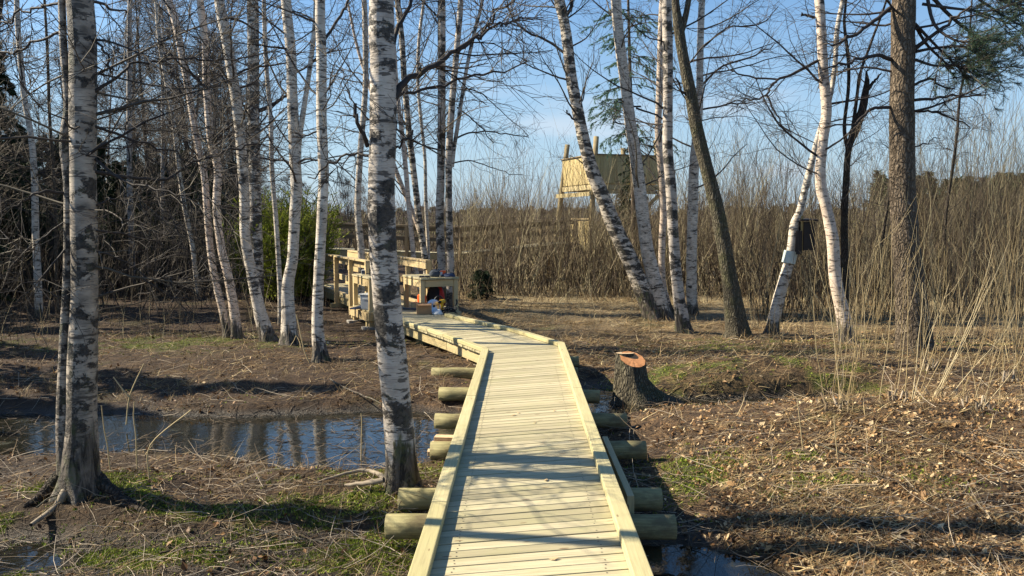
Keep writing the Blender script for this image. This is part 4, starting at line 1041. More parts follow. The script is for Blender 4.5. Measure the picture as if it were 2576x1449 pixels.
# right group
tree("birch_tree", T((1650, 798, 56), (1613, 720, 44), (1583, 650, 41), (1548, 575, 39), (1518, 500, 36), (1488, 425, 33), (1468, 350, 31), (1453, 275, 29), (1438, 200, 28), (1423, 75, 26), (1405, -10, 26)), "birch leaning far to the left across the tower, dark shaggy lower side", 'birch_dark', top=9.0, seed=21, nb=16,
     limbs=[(T((1466, 330, 7), (1445, 300, 5), (1424, 280, 4)), -.1, 2), (T((1425, 40, 10), (1435, 20, 9), (1440, -10, 8)), .1, 2), (T((1422, 135, 7), (1380, 105, 6), (1310, 70, 5), (1270, 10, 4)), .4, 12), (T((1424, 200, 5), (1390, 190, 4), (1330, 165, 3), (1290, 150, 2)), .3, 12)])
tree("birch_tree", T((1672, 800, 44), (1645, 700, 36), (1628, 625, 33), (1615, 525, 32), (1603, 425, 30), (1588, 325, 29), (1575, 225, 27), (1558, 100, 26), (1549, -10, 25)), "birch second from left in the right-hand clump, ringed with short dark marks", 'birch', top=9.8, seed=22, nb=18,
     limbs=[(T((1612, 268, 5), (1585, 265, 4), (1555, 245, 3)), -.1, 2), (T((1600, 272, 5), (1650, 290, 4), (1690, 310, 3)), -.2, 4)])
tree("birch_tree", T((1690, 792, 24), (1668, 720, 18), (1665, 625, 17), (1669, 525, 17), (1663, 425, 17), (1656, 325, 17), (1660, 200, 17), (1664, 50, 16), (1668, -10, 15)), "slim birch squeezed between two thicker birches of the right-hand clump", 'birch_pink', top=9.8, seed=23, nb=16, S=12)
tree("birch_tree", T((1724, 836, 46), (1710, 760, 31), (1700, 675, 28), (1693, 575, 27), (1688, 475, 27), (1680, 375, 25), (1680, 250, 25), (1680, 125, 25), (1677, -10, 24)), "straight black-patched birch in the middle of the right-hand clump, nearest foot", 'birch_band', top=9.8, seed=24, nb=18)
tree("aspen_tree", T((1862, 850, 66), (1838, 720, 42), (1823, 625, 38), (1803, 525, 36), (1778, 425, 33), (1753, 325, 32), (1738, 240, 30), (1720, 150, 27), (1706, 60, 26), (1698, -10, 18)), "grey-green furrowed tree leaning left at the right side of the birch clump", 'grey_bark', top=11, seed=25, nb=16, cat="tree",
     forks=[T((1711, 90, 16), (1722, 50, 15), (1732, 0, 14))], limbs=[(T((1736, 240, 8), (1714, 230, 6), (1700, 195, 4)), -.1, 3)])
tree("birch_tree", T((1743, 790, 30), (1740, 720, 27), (1740, 625, 26), (1743, 525, 26), (1746, 425, 25), (1754, 325, 22), (1760, 250, 19), (1761, 150, 17), (1766, 0, 16)), "birch passing behind the grey-green leaning tree, rightmost birch of the clump", 'birch', top=9.8, seed=26, nb=22, blen=(1.4, 2.8), S=12,
     limbs=[(T((1765, 215, 6), (1820, 165, 5), (1900, 140, 4), (1960, 105, 2)), .4, 14), (T((1768, 275, 5), (1840, 262, 4), (1900, 255, 2)), .5, 12), (T((1768, 120, 5), (1830, 70, 4), (1910, 60, 3), (1960, 20, 2)), .4, 14)])
tree("birch_tree", T((2136, 862, 44), (2120, 790, 34), (2101, 700, 30), (2094, 600, 29), (2079, 525, 26), (2066, 475, 26), (2064, 425, 25), (2071, 350, 24), (2079, 275, 25), (2071, 175, 24), (2066, 75, 23), (2060, -10, 22)), "crooked S-shaped birch left of the pine", 'birch_pink', top=9.0, seed=27, nb=14,
     limbs=[(T((2058, 152, 8), (1990, 188, 7), (1950, 205, 6), (1928, 236, 5), (1890, 250, 4), (1830, 255, 2)), -.3, 14), (T((1928, 236, 5), (1955, 290, 4), (1980, 340, 3)), -.1, 8), (T((1960, 200, 5), (1870, 190, 4), (1820, 160, 2)), .1, 12), (T((2050, 45, 7), (2030, 38, 6), (2018, 32, 4)), 0, 1)])
t_nest = tree("birch_tree", T((1938, 838, 34), (1952, 780, 30), (1969, 715, 28), (1989, 640, 24), (1999, 565, 23), (2012, 530, 18), (2029, 460, 17), (2044, 400, 15), (2058, 345, 14), (2086, 250, 13), (2100, 170, 12), (2106, 75, 12), (2120, 0, 11)), "slanting birch carrying the nest box and a pale ring round its trunk", 'birch', top=9.0, seed=28, nb=12, S=14)
tree("alder_tree", T((2120, 850, 24), (2124, 740, 20), (2125, 650, 18), (2124, 550, 17), (2129, 450, 16), (2135, 375, 15), (2154, 320, 22), (2168, 280, 20), (2176, 240, 18), (2181, 205, 12), (2179, 180, 4)), "dark broken-topped tree between the crooked birch and the pine", 'dark_bark', top=6, seed=29, nb=10, keep_top=False, S=12, blen=(.6, 1.4),
     forks=[T((2134, 385, 10), (2124, 320, 9), (2134, 225, 8), (2134, 150, 8), (2124, 60, 7), (2128, 0, 6)), T((2142, 350, 10), (2156, 240, 8), (2164, 185, 7), (2194, 100, 6), (2230, 0, 5))],
     limbs=[(T((2184, 225, 9), (2200, 205, 7), (2219, 183, 3)), 0, 0)])
tree("pine_tree", T((2304, 882, 92), (2292, 760, 76), (2286, 680, 69), (2277, 600, 65), (2270, 450, 61), (2269, 300, 58), (2271, 150, 56), (2274, 0, 55)), "thick pine with furrowed brown bark near the right edge", 'pine_bark', top=9.8, seed=30, nb=16, bmin=.3, S=28, flare=.3, twig='twig',
     limbs=[(T((2298, 125, 12), (2350, 85, 9), (2400, 45, 7), (2440, 15, 4)), -.4, 2), (T((2300, 252, 8), (2380, 245, 6), (2480, 240, 3)), .4, 8), (T((2298, 215, 7), (2340, 200, 6), (2400, 225, 3)), .3, 8), (T((2300, 280, 6), (2360, 285, 5), (2440, 320, 3)), -.3, 8),
            (T((2242, 150, 11), (2200, 138, 9), (2140, 155, 7), (2070, 172, 4)), -.6, 8), (T((2240, 270, 9), (2190, 275, 7), (2150, 310, 5), (2080, 318, 3)), -.3, 8), (T((2240, 20, 11), (2190, 60, 9), (2140, 90, 8), (2090, 120, 5)), -.3, 8), (T((2300, 370, 4), (2330, 360, 3), (2362, 346, 2)), -.2, 0),
            (T((2242, 180, 6), (2180, 170, 5), (2120, 180, 4), (2060, 210, 2)), .3, 8)])
tree("alder_tree", T((2372, 740, 10), (2378, 560, 8), (2405, 360, 7), (2415, 240, 6), (2434, 150, 5), (2445, 0, 4)), "thin dark sapling right of the pine, leaning right", 'dark_bark', Y=19.5, top=8, seed=31, nb=26, blen=(.5, 1.3), S=8)
tree("alder_tree", T((2210, 760, 9), (2215, 640, 8), (2235, 500, 7), (2245, 380, 6)), "thin dark sapling seen just left of the pine trunk, above the thicket", 'dark_bark', Y=19.0, top=5.5, seed=32, nb=16, blen=(.4, 1.0), S=8)

# nest box and pale ring on the slanting birch
def nest():
    Yd = gpt(1938, 838)[1]
    c = at_depth(2026, 592, Yd - .02)
    r = empty("nest_box", c + np.array([0, 0, -.26]), .25); tag(r, "dark wooden nest box fixed to the slanting birch", "nest box")
    rbox("box_body", (.22, .24, .50), M['nestbox'], r, (0, 0, 0), bevel=.005)
    w = WB(); w.prism([(-.14, -.16, .505), (.14, -.16, .505), (.14, -.16, .535), (-.14, -.16, .535)], [(-.14, .16, .53), (.14, .16, .53), (.14, .16, .56), (-.14, .16, .56)]); w.obj("roof", M['nestbox'], r, .003)
    w = WB(); w.box(-.137, -.112, -.10, -.06, -.09, .60); w.obj("batten", M['batten'], r)
    w = WB(); w.box(-.2, -.14, -.12, .12, -.07, .34); w.obj("back_board", M['nestbox'], r)
    a = at_depth(1990, 632, Yd); b = at_depth(1983, 662, Yd)
    P = np.array([a + (b - a) * t for t in np.linspace(0, 1, 4)]); V, Q = tubes((P - a)[None], np.full((1, 4), .118), 24)
    o = link("trunk_band", np_mesh("trunk_band", V, Q, None, [M['band']], np.full(len(Q), .5)), None, a); tag(o, "pale green-stained plastic ring around the slanting birch below the nest box", "band")
nest()

# fine needles and foliage
def blades(C, D, length, width, rs, r=None):
    """one triangle each at C pointing along D"""
    N = len(C); s = norm(np.cross(D, rs.normal(0, 1, (N, 3)))); L = np.broadcast_to(np.asarray(length), (N,))[:, None]
    W = np.broadcast_to(np.asarray(width), (N,))[:, None]
    V = np.stack([C - s * W, C + s * W, C + D * L], 1).reshape(-1, 3); Tt = np.arange(N * 3).reshape(-1, 3)
    return V, Tt

def pine_foliage():
    rs = np.random.default_rng(77); Y0 = gpt(2304, 882)[1]
    # needle-bearing boughs at the upper right, seen against the sky
    bag = Bag(); tip = Bag()
    boughs = [T((2300, 60, 9), (2330, 110, 7), (2370, 150, 5), (2400, 175, 3)), T((2320, 10, 8), (2390, 20, 7), (2460, 30, 5), (2540, 60, 3)), T((2302, 150, 8), (2350, 165, 6), (2400, 165, 4), (2440, 175, 3)), T((2300, -60, 12), (2380, 30, 9), (2440, 80, 7), (2470, 100, 4)), T((2330, -20, 10), (2350, 60, 9), (2400, 100, 6), (2450, 105, 4)), T((2300, -120, 12), (2420, -40, 10), (2520, 0, 8), (2620, 40, 4)),
              T((2380, -60, 9), (2480, 10, 7), (2560, 60, 5), (2640, 80, 3)), T((2303, 130, 9), (2360, 120, 7), (2430, 120, 5), (2500, 170, 3)), T((2302, 60, 9), (2350, 110, 7), (2400, 160, 5), (2440, 200, 3)), T((2400, -80, 9), (2480, -30, 7), (2560, 10, 5), (2640, 20, 3))]
    pine = [o for o in bpy.data.objects if o.name.startswith("pine_tree") and o.type == 'EMPTY'][0]; base = np.array(pine.location)
    cs = []; ds = []
    for k, b in enumerate(boughs):
        C = px_line(b, Y0, rs.uniform(-.8, 1.0)); C[:, :3] -= base; S_ = spline(C, 5)
        bag.tube(S_[None, :, :3], S_[None, :, 3], 6, np.array([.6]))
        n = 22; idx = np.zeros(n, int); t = rs.uniform(.45, 1, n); p, tan = along(S_[None, :, :3], idx, t)
        d = side_dirs(tan, rs.uniform(.4, 1.1, n), rs); d[:, 2] = d[:, 2] * .5 - .05
        L = grow(p, d, rs.uniform(.35, .9, n), 6, .14, .06, (0, 0, .5), rs); bag.tube(L, np.full((n, 1), .006) * np.linspace(1, .5, 6)[None], 4)
        m = 9; id3 = np.repeat(np.arange(n), m); t3 = rs.uniform(.3, 1, len(id3)); t3[::m] = 1; p3, tan3 = along(L, id3, t3)
        cs.append(p3); ds.append(side_dirs(tan3, rs.uniform(.1, .8, len(p3)), rs))
    C = np.concatenate(cs); D = np.concatenate(ds)
    L = grow(C, D, np.full(len(C), .12), 3, .1, .3, (0, 0, .5), rs); bag.tube(L, np.full((len(C), 3), .0035), 3)
    m = 24; idx = np.repeat(np.arange(len(C)), m); t = rs.uniform(0, 1, len(idx)); p, tan = along(L, idx, t); d = side_dirs(tan, rs.uniform(.5, 1.1, len(idx)), rs)
    V, Tt = blades(p, d, rs.uniform(.045, .075, len(idx)), .0017, rs); tip.tris(V, Tt, rs.random(len(Tt)))
    link("bough", bag.mesh("bough", [M['twig']]), pine); link("needles", tip.mesh("needles", [M['needle']], False), pine)
pine_foliage()

def conifer(name, label, cat, loc, h, w, seed, mat, nbr=90, drop=.25, zl=.08, leaf=.05, per=70, group=None, narrow=1.0, lw=.010, trunk='dark_bark', tr=.10, lean=(0, 0)):
    """layered boughs with hanging sprays of short needles"""
    rs = np.random.default_rng(seed); root = empty(name, loc); tag(root, label, cat, group)
    P = np.array([[lean[0] * z / h, lean[1] * z / h, z - .1] for z in np.linspace(0, h, 12)]); R = np.linspace(tr, .015, 12)
    link("trunk", trunk_mesh("trunk", P, R, M[trunk], 10, seed=seed), root)
    z = h * (zl + (1 - zl) * rs.random(nbr) ** .9); az = rs.uniform(0, 6.283, nbr)
    ln = w * (1 - (z / h)) ** narrow * rs.uniform(.65, 1.12, nbr) + .12
    d = np.stack([np.cos(az), np.sin(az), np.full(nbr, .15)], 1); st = np.stack([lean[0] * z / h, lean[1] * z / h, z], 1)
    L = grow(st, d, ln, 7, .07, drop, (0, 0, -.5), rs); bag = Bag(); bag.tube(L, (.006 + .012 * ln / max(w, .1))[:, None] * np.linspace(1, .3, 7)[None], 4)
    ns = 9; idx = np.repeat(np.arange(nbr), ns); t = rs.uniform(.15, 1, len(idx)); p, tan = along(L, idx, t)
    sd = side_dirs(tan, rs.uniform(.5, 1.1, len(idx)), rs); sd[:, 2] = sd[:, 2] * .4 - .3
    S2 = grow(p, sd, rs.uniform(.12, .42, len(idx)) * np.clip(ln[idx], .4, 1.2), 5, .1, .2, (0, 0, -.5), rs); bag.tube(S2, np.full((len(idx), 5), .003), 3)
    link("boughs", bag.mesh("boughs", [M['twig']]), root)
    m = per // ns + 1; i2 = np.repeat(np.arange(len(S2)), m * 3); t2 = rs.uniform(0, 1, len(i2)); p2, tan2 = along(S2, i2, t2)
    dd = side_dirs(tan2, rs.uniform(.3, 1.0, len(i2)), rs)
    V, Tt = blades(p2, dd, leaf * rs.uniform(.6, 1.5, len(i2)), lw, rs); tp = Bag(); tp.tris(V, Tt, np.clip(rs.random(len(Tt)) * .7 + .3 * rs.random(len(S2))[i2], 0, 1))
    link("needles", tp.mesh("needles", [M[mat]], False), root)
    return root

# juniper and small conifers
def on_ground(x, y): return np.array([x, y, float(H(x, y))])
def at_x(xD, Y): return on_ground((xD - 1288) / F * Y, Y)
def juniper(loc, h, w, seed, label):
    rs = np.random.default_rng(seed); root = empty("juniper_bush", loc); tag(root, label, "bush")
    n = 110; az = rs.uniform(0, 6.283, n); rr = w * .35 * np.sqrt(rs.random(n)); st = np.stack([rr * np.cos(az), rr * np.sin(az), np.zeros(n)], 1)
    d = np.stack([np.cos(az) * .26, np.sin(az) * .26, np.ones(n)], 1); ln = h * rs.uniform(.3, 1.0, n)
    L = grow(st, d, ln, 8, .10, .10, (0, 0, 1), rs); bag = Bag(); bag.tube(L, np.full((n, 1), .014) * np.linspace(1, .3, 8)[None], 4)
    m = 34; idx = np.repeat(np.arange(n), m); t = rs.uniform(.08, 1, len(idx)); p, tan = along(L, idx, t)
    S2 = grow(p, side_dirs(tan, rs.uniform(.6, 1.3, len(idx)), rs), rs.uniform(.12, .34, len(idx)), 5, .14, .05, (0, 0, 1), rs)
    bag.tube(S2, np.full((len(idx), 5), .003), 3); link("branches", bag.mesh("branches", [M['twig']]), root)
    m2 = 42; i2 = np.repeat(np.arange(len(S2)), m2); p2, tan2 = along(S2, i2, rs.uniform(.1, 1, len(i2)))
    V, Tt = blades(p2, side_dirs(tan2, rs.uniform(.4, 1.1, len(i2)), rs), rs.uniform(.02, .042, len(i2)), .009, rs); tp = Bag(); tp.tris(V, Tt, np.clip(.55 * rs.random(len(S2))[i2] + .45 * rs.random(len(i2)), 0, 1))
    link("foliage", tp.mesh("foliage", [M['juniper']], False), root)
juniper(at_x(705, 19.6), 2.75, .9, 5, "tall bright green juniper behind the forked birch")
juniper(at_x(768, 20.3), 2.6, .6, 6, "narrower juniper at the right of the tall one, beside the straight birch")
juniper(at_x(650, 20.6), 2.2, .5, 8, "lower juniper at the left of the tall one, in deeper shade")
conifer("spruce_sapling", "tiny green spruce at the foot of the thicket right of the benches", "spruce", at_x(1213, 20.4), .75, .38, 41, 'spruce', nbr=60, per=80, leaf=.035, lw=.007, tr=.02, zl=.0)
conifer("pine_tree", "slim drooping conifer with thin blue-green foliage behind the birch clump", "tree", at_x(1600, 25.0), 12.0, 1.7, 42, 'needle_pale', nbr=85, drop=.24, zl=.34, per=110, leaf=.07, lw=.011, narrow=.3, trunk='pine_bark', tr=.09, lean=(-.45, 0))
conifer("spruce_tree", "dull dark green young spruce beneath the tower platform behind the thicket", "spruce", at_x(1590, 28.2), 5.0, 1.25, 43, 'spruce', nbr=150, per=80, lw=.012)

# ------------------------------------------------------------------ stump, roots, sticks
def build_stump():
    p = at_z(1598, 1004, .03); root = empty("tree_stump", p); root.scale = (.82, .82, 1.08); tag(root, "thick tree stump with two stepped sawn faces, one fresh orange, right of the boardwalk", "stump")
    rs = np.random.default_rng(3); n = 36; an = np.arange(n) * 2 * math.pi / n
    rings = [(-.06, .34), (.0, .31), (.05, .265), (.12, .225), (.22, .195), (.33, .18), (.43, .172)]
    V = []
    for k, (z, r) in enumerate(rings):
        lob = 1 + .16 * np.maximum(0, 1 - z / .25) * np.cos(5 * an + 1) + .05 * vnoise(an * 3.2, np.full(n, z * 3), 2) + .035 * np.sin(11 * an + .7)
        zz = np.full(n, z)
        if k == len(rings) - 1: zz = z + .065 * np.sin(an) - .025 * np.cos(an)
        lob = lob * (1 + .75 * max(0, 1 - z / .2) * np.clip(np.cos(an), 0, 1) ** 2)
        V.append(np.stack([r * lob * np.cos(an) - .10 * max(z, 0), r * .8 * lob * np.sin(an), zz], 1))
    V = np.concatenate(V); K = len(rings)
    Q = np.array([(k * n + i, k * n + (i + 1) % n, (k + 1) * n + (i + 1) % n, (k + 1) * n + i) for k in range(K - 1) for i in range(n)])
    link("trunk", np_mesh("trunk", V, Q, None, [M['grey_bark']], np.full(len(Q), .5)), root)
    top = V[-n:]; c = top.mean(0); Vt = np.vstack([top + [0, 0, .002], c[None] + [[0, 0, .002]]]); Tt = np.array([(n, i, (i + 1) % n) for i in range(n)])
    link("cut_face", np_mesh("cut_face", Vt, None, Tt, [M['cut_orange']], np.full(n, .5), smooth=False), root)
    # taller back slab with its own pale top
    m = 20; am = np.linspace(0, 2 * math.pi, m, endpoint=False)
    prof = [(.0, .17), (.3, .145), (.485, .13)]
    V2 = np.concatenate([np.stack([-.14 + r * np.cos(am) * 1.0, .10 + r * .62 * np.sin(am), np.full(m, z)], 1) for z, r in prof])
    Q2 = np.array([(k * m + i, k * m + (i + 1) % m, (k + 1) * m + (i + 1) % m, (k + 1) * m + i) for k in range(2) for i in range(m)])
    link("back_slab", np_mesh("back_slab", V2, Q2, None, [M['grey_bark']], np.full(len(Q2), .5)), root)
    t2 = V2[-m:]; Vt = np.vstack([t2 + [0, 0, .002], t2.mean(0)[None] + [[0, 0, .002]]]); Tt = np.array([(m, i, (i + 1) % m) for i in range(m)])
    link("cut_face", np_mesh("cut_face", Vt, None, Tt, [M['cut_pale']], np.full(m, .5), smooth=False), root)
build_stump()

def root_tube(pts, rads, mat, name, label=None, parent=None):
    base = np.array(pts[0], float)
    P = spline(np.array(pts, float), 6) - base; R = np.interp(np.linspace(0, 1, len(P)), np.linspace(0, 1, len(rads)), rads)
    V, Q = tubes(P[None], R[None], 10); V += (vnoise(V[:, 0] * 20, V[:, 1] * 20, 3)[:, None] - .5) * .012
    o = link(name, np_mesh(name, V, Q, None, [M[mat]], np.full(len(Q), .6)), parent, base)
    if label: tag(o, label, "root" if "root" in name else "branch")
    return o
def G(x, y, dz=0.0):
    p = gpt(x, y); return (p[0], p[1], p[2] + dz)
bt = [o for o in bpy.data.objects if o.name.startswith("birch_tree") and o.type == 'EMPTY']
def under(o, ob):
    o.parent = ob; o.location = Vector(o.location) - ob.location
under(root_tube([G(190, 1235, .13), G(160, 1262, .05), G(138, 1285, .02), G(78, 1316, -.01)], [.035, .03, .024, .012], 'root', "root"), bt[0])
under(root_tube([G(150, 1225, .08), G(100, 1262, .03), G(60, 1275, .0)], [.05, .035, .015], 'dark_bark', "root"), bt[0])
under(root_tube([G(240, 1235, .10), G(300, 1265, .04), G(370, 1290, .0)], [.05, .04, .02], 'dark_bark', "root"), bt[0])
under(root_tube([G(985, 1245, .08), G(930, 1200, .05), G(860, 1205, .035), G(790, 1222, .02)], [.02, .013, .010, .006], 'root', "root"), bt[1])
under(root_tube([G(965, 1240, .09), G(915, 1240, .07), G(868, 1236, .045)], [.02, .016, .010], 'root', "root"), bt[1])
under(root_tube([G(1045, 1250, .06), G(1075, 1262, .02), G(1100, 1270, -.02)], [.04, .03, .015], 'dark_bark', "root"), bt[1])
for k, (a, b, c, r, lb) in enumerate((
        ((830, 960), (880, 990), (960, 1022), .010, "bent fallen stick on the bank above the pond, left of the banded birch"),
        ((400, 1405), (520, 1390), (640, 1402), .007, "long thin stick on the wet moss at the lower left"),
        ((640, 1345), (760, 1372), (880, 1384), .006, "thin stick lying over the mud left of the nearest sleeper log"),
        ((2370, 1130), (2440, 1165), (2510, 1200), .007, "straight dry stem lying on the leaf mound at the right"),
        ((2030, 1120), (2110, 1150), (2200, 1185), .006, "pale dry stem on the near side of the leaf mound"),
        ((2150, 1180), (2230, 1215), (2310, 1245), .006, "fallen pale stem on the mound, below the cut shrub"),
        ((90, 1290), (140, 1262), (250, 1240), .006, "thin pale stick against the foot of the big left birch"))):
    root_tube([G(*a, .03), G(*b, .045), G(*c, .03)], [r, r * .9, r * .5], 'pine_bark' if k % 2 else 'birch_pink', "fallen_stick", lb)

# ------------------------------------------------------------------ shrubs of pale shoots on the right, saplings
def shoots(name, label, cat, c, n, hgt, spread, seed, mat='pale_stem', r=.0036, kids=3, stumps=True, fan=(0, 0), group=None):
    rs = np.random.default_rng(seed); root = empty(name, c); tag(root, label, cat, group)
    st = np.stack([rs.normal(0, .09, n), rs.normal(0, .07, n), np.full(n, -.03)], 1)
    d = np.stack([rs.normal(fan[0], spread, n), rs.normal(fan[1], spread, n), np.ones(n)], 1)
    L = grow(st, d, hgt * rs.uniform(.55, 1.1, n), 8, .055, .05, (0, 0, 1), rs); bag = Bag(); R = (r * rs.uniform(.6, 1.2, n))[:, None] * np.linspace(1, .35, 8)[None]
    bag.tube(L, R, 5)
    idx = np.repeat(np.arange(n), kids); p, tan = along(L, idx, rs.uniform(.25, .95, len(idx)))
    L2 = grow(p, side_dirs(tan, rs.uniform(.3, .7, len(idx)), rs), hgt * rs.uniform(.1, .35, len(idx)), 5, .09, .12, (0, 0, 1), rs); bag.tube(L2, np.full((len(idx), 1), r * .38) * np.linspace(1, .5, 5)[None], 3)
    link("shoots", bag.mesh("shoots", [M[mat]]), root)
    if stumps:
        b2 = Bag(); m = 9; s2 = np.stack([rs.normal(0, .08, m), rs.normal(0, .06, m), np.full(m, -.02)], 1); d2 = np.stack([rs.normal(0, .3, m), rs.normal(0, .3, m), np.ones(m)], 1)
        b2.tube(grow(s2, d2, rs.uniform(.06, .16, m), 3, .02, 0, (0, 0, 1), rs), np.full((m, 3), .012) * np.array([[1.1, 1, .9]]), 6, rs.uniform(.5, .9, m)); link("cut_stubs", b2.mesh("cut_stubs", [M['stick']]), root)["kind"] = "stuff"
    return root
SG = "pale shoots sprouting from the mound at the right"
shoots("cut_shrub", "fan of pale shoots from a cut stool on top of the leaf mound", "shrub", gpt(2110, 1022), 17, 1.65, .17, 1, fan=(.03, 0), group=SG)
shoots("cut_shrub", "pair of taller pale stems right of the fan of shoots, curving right", "shrub", gpt(2262, 1012), 6, 2.0, .12, 2, fan=(.18, 0), group=SG, r=.0048)
shoots("cut_shrub", "right-slanting bundle of long pale stems on the mound crest", "shrub", gpt(2360, 1000), 12, 1.9, .14, 3, fan=(.45, .1), group=SG, r=.0048)
shoots("cut_shrub", "short stubs with few shoots, furthest right on the mound", "shrub", gpt(2470, 1030), 8, 1.2, .22, 4, fan=(.2, 0), group=SG)
shoots("cut_shrub", "thin stems in front of the pine, behind the mound", "shrub", gpt(2330, 930), 14, 1.7, .2, 5, fan=(.1, 0), group=SG)
shoots("cut_shrub", "yellowish shoots at the right border behind the mound", "shrub", gpt(2540, 960), 16, 2.2, .22, 6, fan=(-.05, 0), group=SG)
for k, (x, y, n, h, lb) in enumerate(((1945, 880, 9, 1.0, "sparse shoots left of the slanting nest box birch's foot"), (2020, 905, 10, 1.5, "upright thin shoots between the slanting birch and the crooked birch"), (2180, 900, 16, 1.8, "dense thin shoots between the crooked birch and the pine"),
                                     (2440, 890, 18, 2.4, "tall thin shoots just right of the pine's foot"), (2550, 870, 18, 2.6, "tall thin shoots behind the mound at the right border"), (1900, 830, 10, 1.3, "low shoots just right of the grey-green leaning tree's foot"),
                                     (1450, 800, 8, .7, "short twigs on the grass between thicket and walkway"))):
    shoots("shrub", lb, "shrub", gpt(x, y), n, h, .2, 20 + k, mat='osier' if k % 2 else 'pale_stem', stumps=False, group="thin shrubs at the thicket edge")
def seedling(pts, label, cat="sapling", w=4, extra=()):
    Y = gpt(*pts[0])[1]; root = empty("sapling", gpt(*pts[0])); tag(root, label, cat, "single bare saplings in the left foreground"); b = np.array(root.location); bag = Bag()
    for L in [pts] + list(extra):
        C = px_line([(x, y, w * (1 - .5 * i / len(L))) for i, (x, y) in enumerate(L)], Y); C[:, :3] -= b; S_ = spline(C, 5); bag.tube(S_[None, :, :3], S_[None, :, 3], 5, np.array([.7]))
    link("stem", bag.mesh("stem", [M['pale_stem']]), root)
seedling([(318, 1068), (322, 1020), (330, 985), (350, 940), (362, 915)], "Y-shaped bare sapling standing at the pond edge beside the big left birch", extra=[[(326, 1000), (305, 975), (285, 948)]])
seedling([(278, 1190), (270, 1120), (262, 1080), (255, 1020)], "thin bare stem right against the big left birch")
seedling([(375, 1205), (378, 1120), (470, 1040), (482, 1032)], "bare stem bending right over the pond")
seedling([(345, 1188), (342, 1100), (336, 1050), (338, 1010)], "faint upright stem in front of the pond, left of the bending one")
seedling([(908, 1185), (909, 1120), (910, 1060), (908, 1040)], "single thin stem standing in the pond left of the banded birch", w=3)
seedling([(780, 915), (765, 880), (752, 820), (745, 790)], "thin bare twig among leaves between the forked birch and the lone straight birch", w=4)
seedling([(2108, 1160), (2100, 1080), (2098, 1045)], "thin dry stem on the near slope of the mound", w=3)
seedling([(2020, 1135), (2012, 1060), (2005, 1000)], "slim dry stem at the left end of the mound", w=3)

# ------------------------------------------------------------------ thickets (uncountable)
def thicket(name, n, xr, yr, hr, seed, mats=('osier',), r=(.006, .012), kids=5, lean=.09, kidlen=(.25, .7), buds=0, hfun=None, S=3, keep=None, clump=3, wander=.085):
    rs = np.random.default_rng(seed)
    y = yr[0] + (yr[1] - yr[0]) * rs.random(n) ** 1.25; u = rs.uniform(xr[0], xr[1], n); x = (u - 1288) / F * y
    cl = rs.integers(0, max(1, n // clump), n); cx = rs.normal(0, .12, (n // clump + 1)); x = x + cx[cl]
    if keep is not None: k = keep(x, y); x, y, u = x[k], y[k], u[k]; n = len(x)
    z = H(x, y) - .05; h = rs.uniform(*hr, n) * (.35 + 1.3 * fbm(x * .9, y * .9, 60)) * np.where(rs.random(n) < .12, 1.3, 1)
    if hfun is not None: h = h * hfun(u, y)
    d = np.stack([rs.normal(0, lean, n), rs.normal(0, lean, n), np.ones(n)], 1)
    L = grow(np.stack([x, y, z], 1), d, h, 6, wander, .03, (0, 0, 1), rs); bag = Bag(); R = rs.uniform(*r, n)[:, None] * np.linspace(1, .3, 6)[None]; cr = rs.random(n)
    bag.tube(L, R, S, cr)
    idx = np.repeat(np.arange(n), kids); p, tan = along(L, idx, rs.uniform(.2, .98, len(idx)))
    L2 = grow(p, side_dirs(tan, rs.uniform(.3, .85, len(idx)), rs), rs.uniform(*kidlen, len(idx)) * (h / 3)[idx], 4, .07, .1, (0, 0, 1), rs); bag.tube(L2, np.full((len(idx), 1), r[0] * .5) * np.linspace(1, .5, 4)[None], 3, cr[idx])
    V = bag; o = link(name, V.mesh(name, [M[m] for m in mats])); tag(o, kind="stuff")
    if buds:
        i2 = rs.integers(0, len(L2), buds); p2, tan2 = along(L2, i2, rs.uniform(.3, 1, buds)); k = p2[:, 2] > 1.5; p2, tan2 = p2[k], tan2[k]
        tp = Bag(); Vb, Tb = blades(p2, side_dirs(tan2, rs.uniform(.3, 1.2, len(p2)), rs), .05, .014, rs); tp.tris(Vb, Tb, rs.random(len(Tb))); b = link("willow_catkins", tp.mesh("willow_catkins", [M['bud']], False)); tag(b, kind="stuff")
    return o
def off_walk(x, y):
    # keep stems off the railed boardwalk and the raised walkway
    cx = -2.2 - (y - 15.3) * .44
    a = (np.abs(x - cx) > .9) | (y > 22.5)
    xl = np.where(x < -1.73, 25.2 + (-1.73 - x) * .25, 25.2 + (x + 1.73) * 1.2)
    return a & ((np.abs(y - xl) > .9) | (x > 2.2))
def hf2(u, y): return np.interp(u, [1120, 1300, 1420, 1700, 1800, 2100, 2576], [.95, 1.0, .9, .92, 1.2, 1.22, 1.25])
def hf(u, y): return np.interp(u, [1120, 1300, 1500, 1800, 2100, 2576], [.95, 1.0, 1.05, 1.12, 1.12, 1.15])
tag(thicket("willow_thicket", 2500, (1140, 2800), (20.9, 28), (.9, 2.2), 51, kids=5, keep=off_walk, hfun=hf, r=(.008, .018), lean=.24, clump=8, wander=.12), "dense brown thicket of leafless osier stems behind the clearing", "thicket")
tag(thicket("tall_osiers", 1250, (1140, 2800), (21.2, 30), (2.3, 3.5), 57, kids=10, keep=off_walk, hfun=hf2, r=(.006, .013), lean=.11, kidlen=(.4, 1.3), clump=5), "taller thin osiers standing up out of the brown thicket", "thicket")
tag(thicket("willow_thicket", 800, (1900, 2850), (16.2, 21), (.7, 2.3), 52, kids=6, keep=off_walk, r=(.006, .013), lean=.2), "brown-olive thicket of bare stems behind and right of the pine", "thicket")
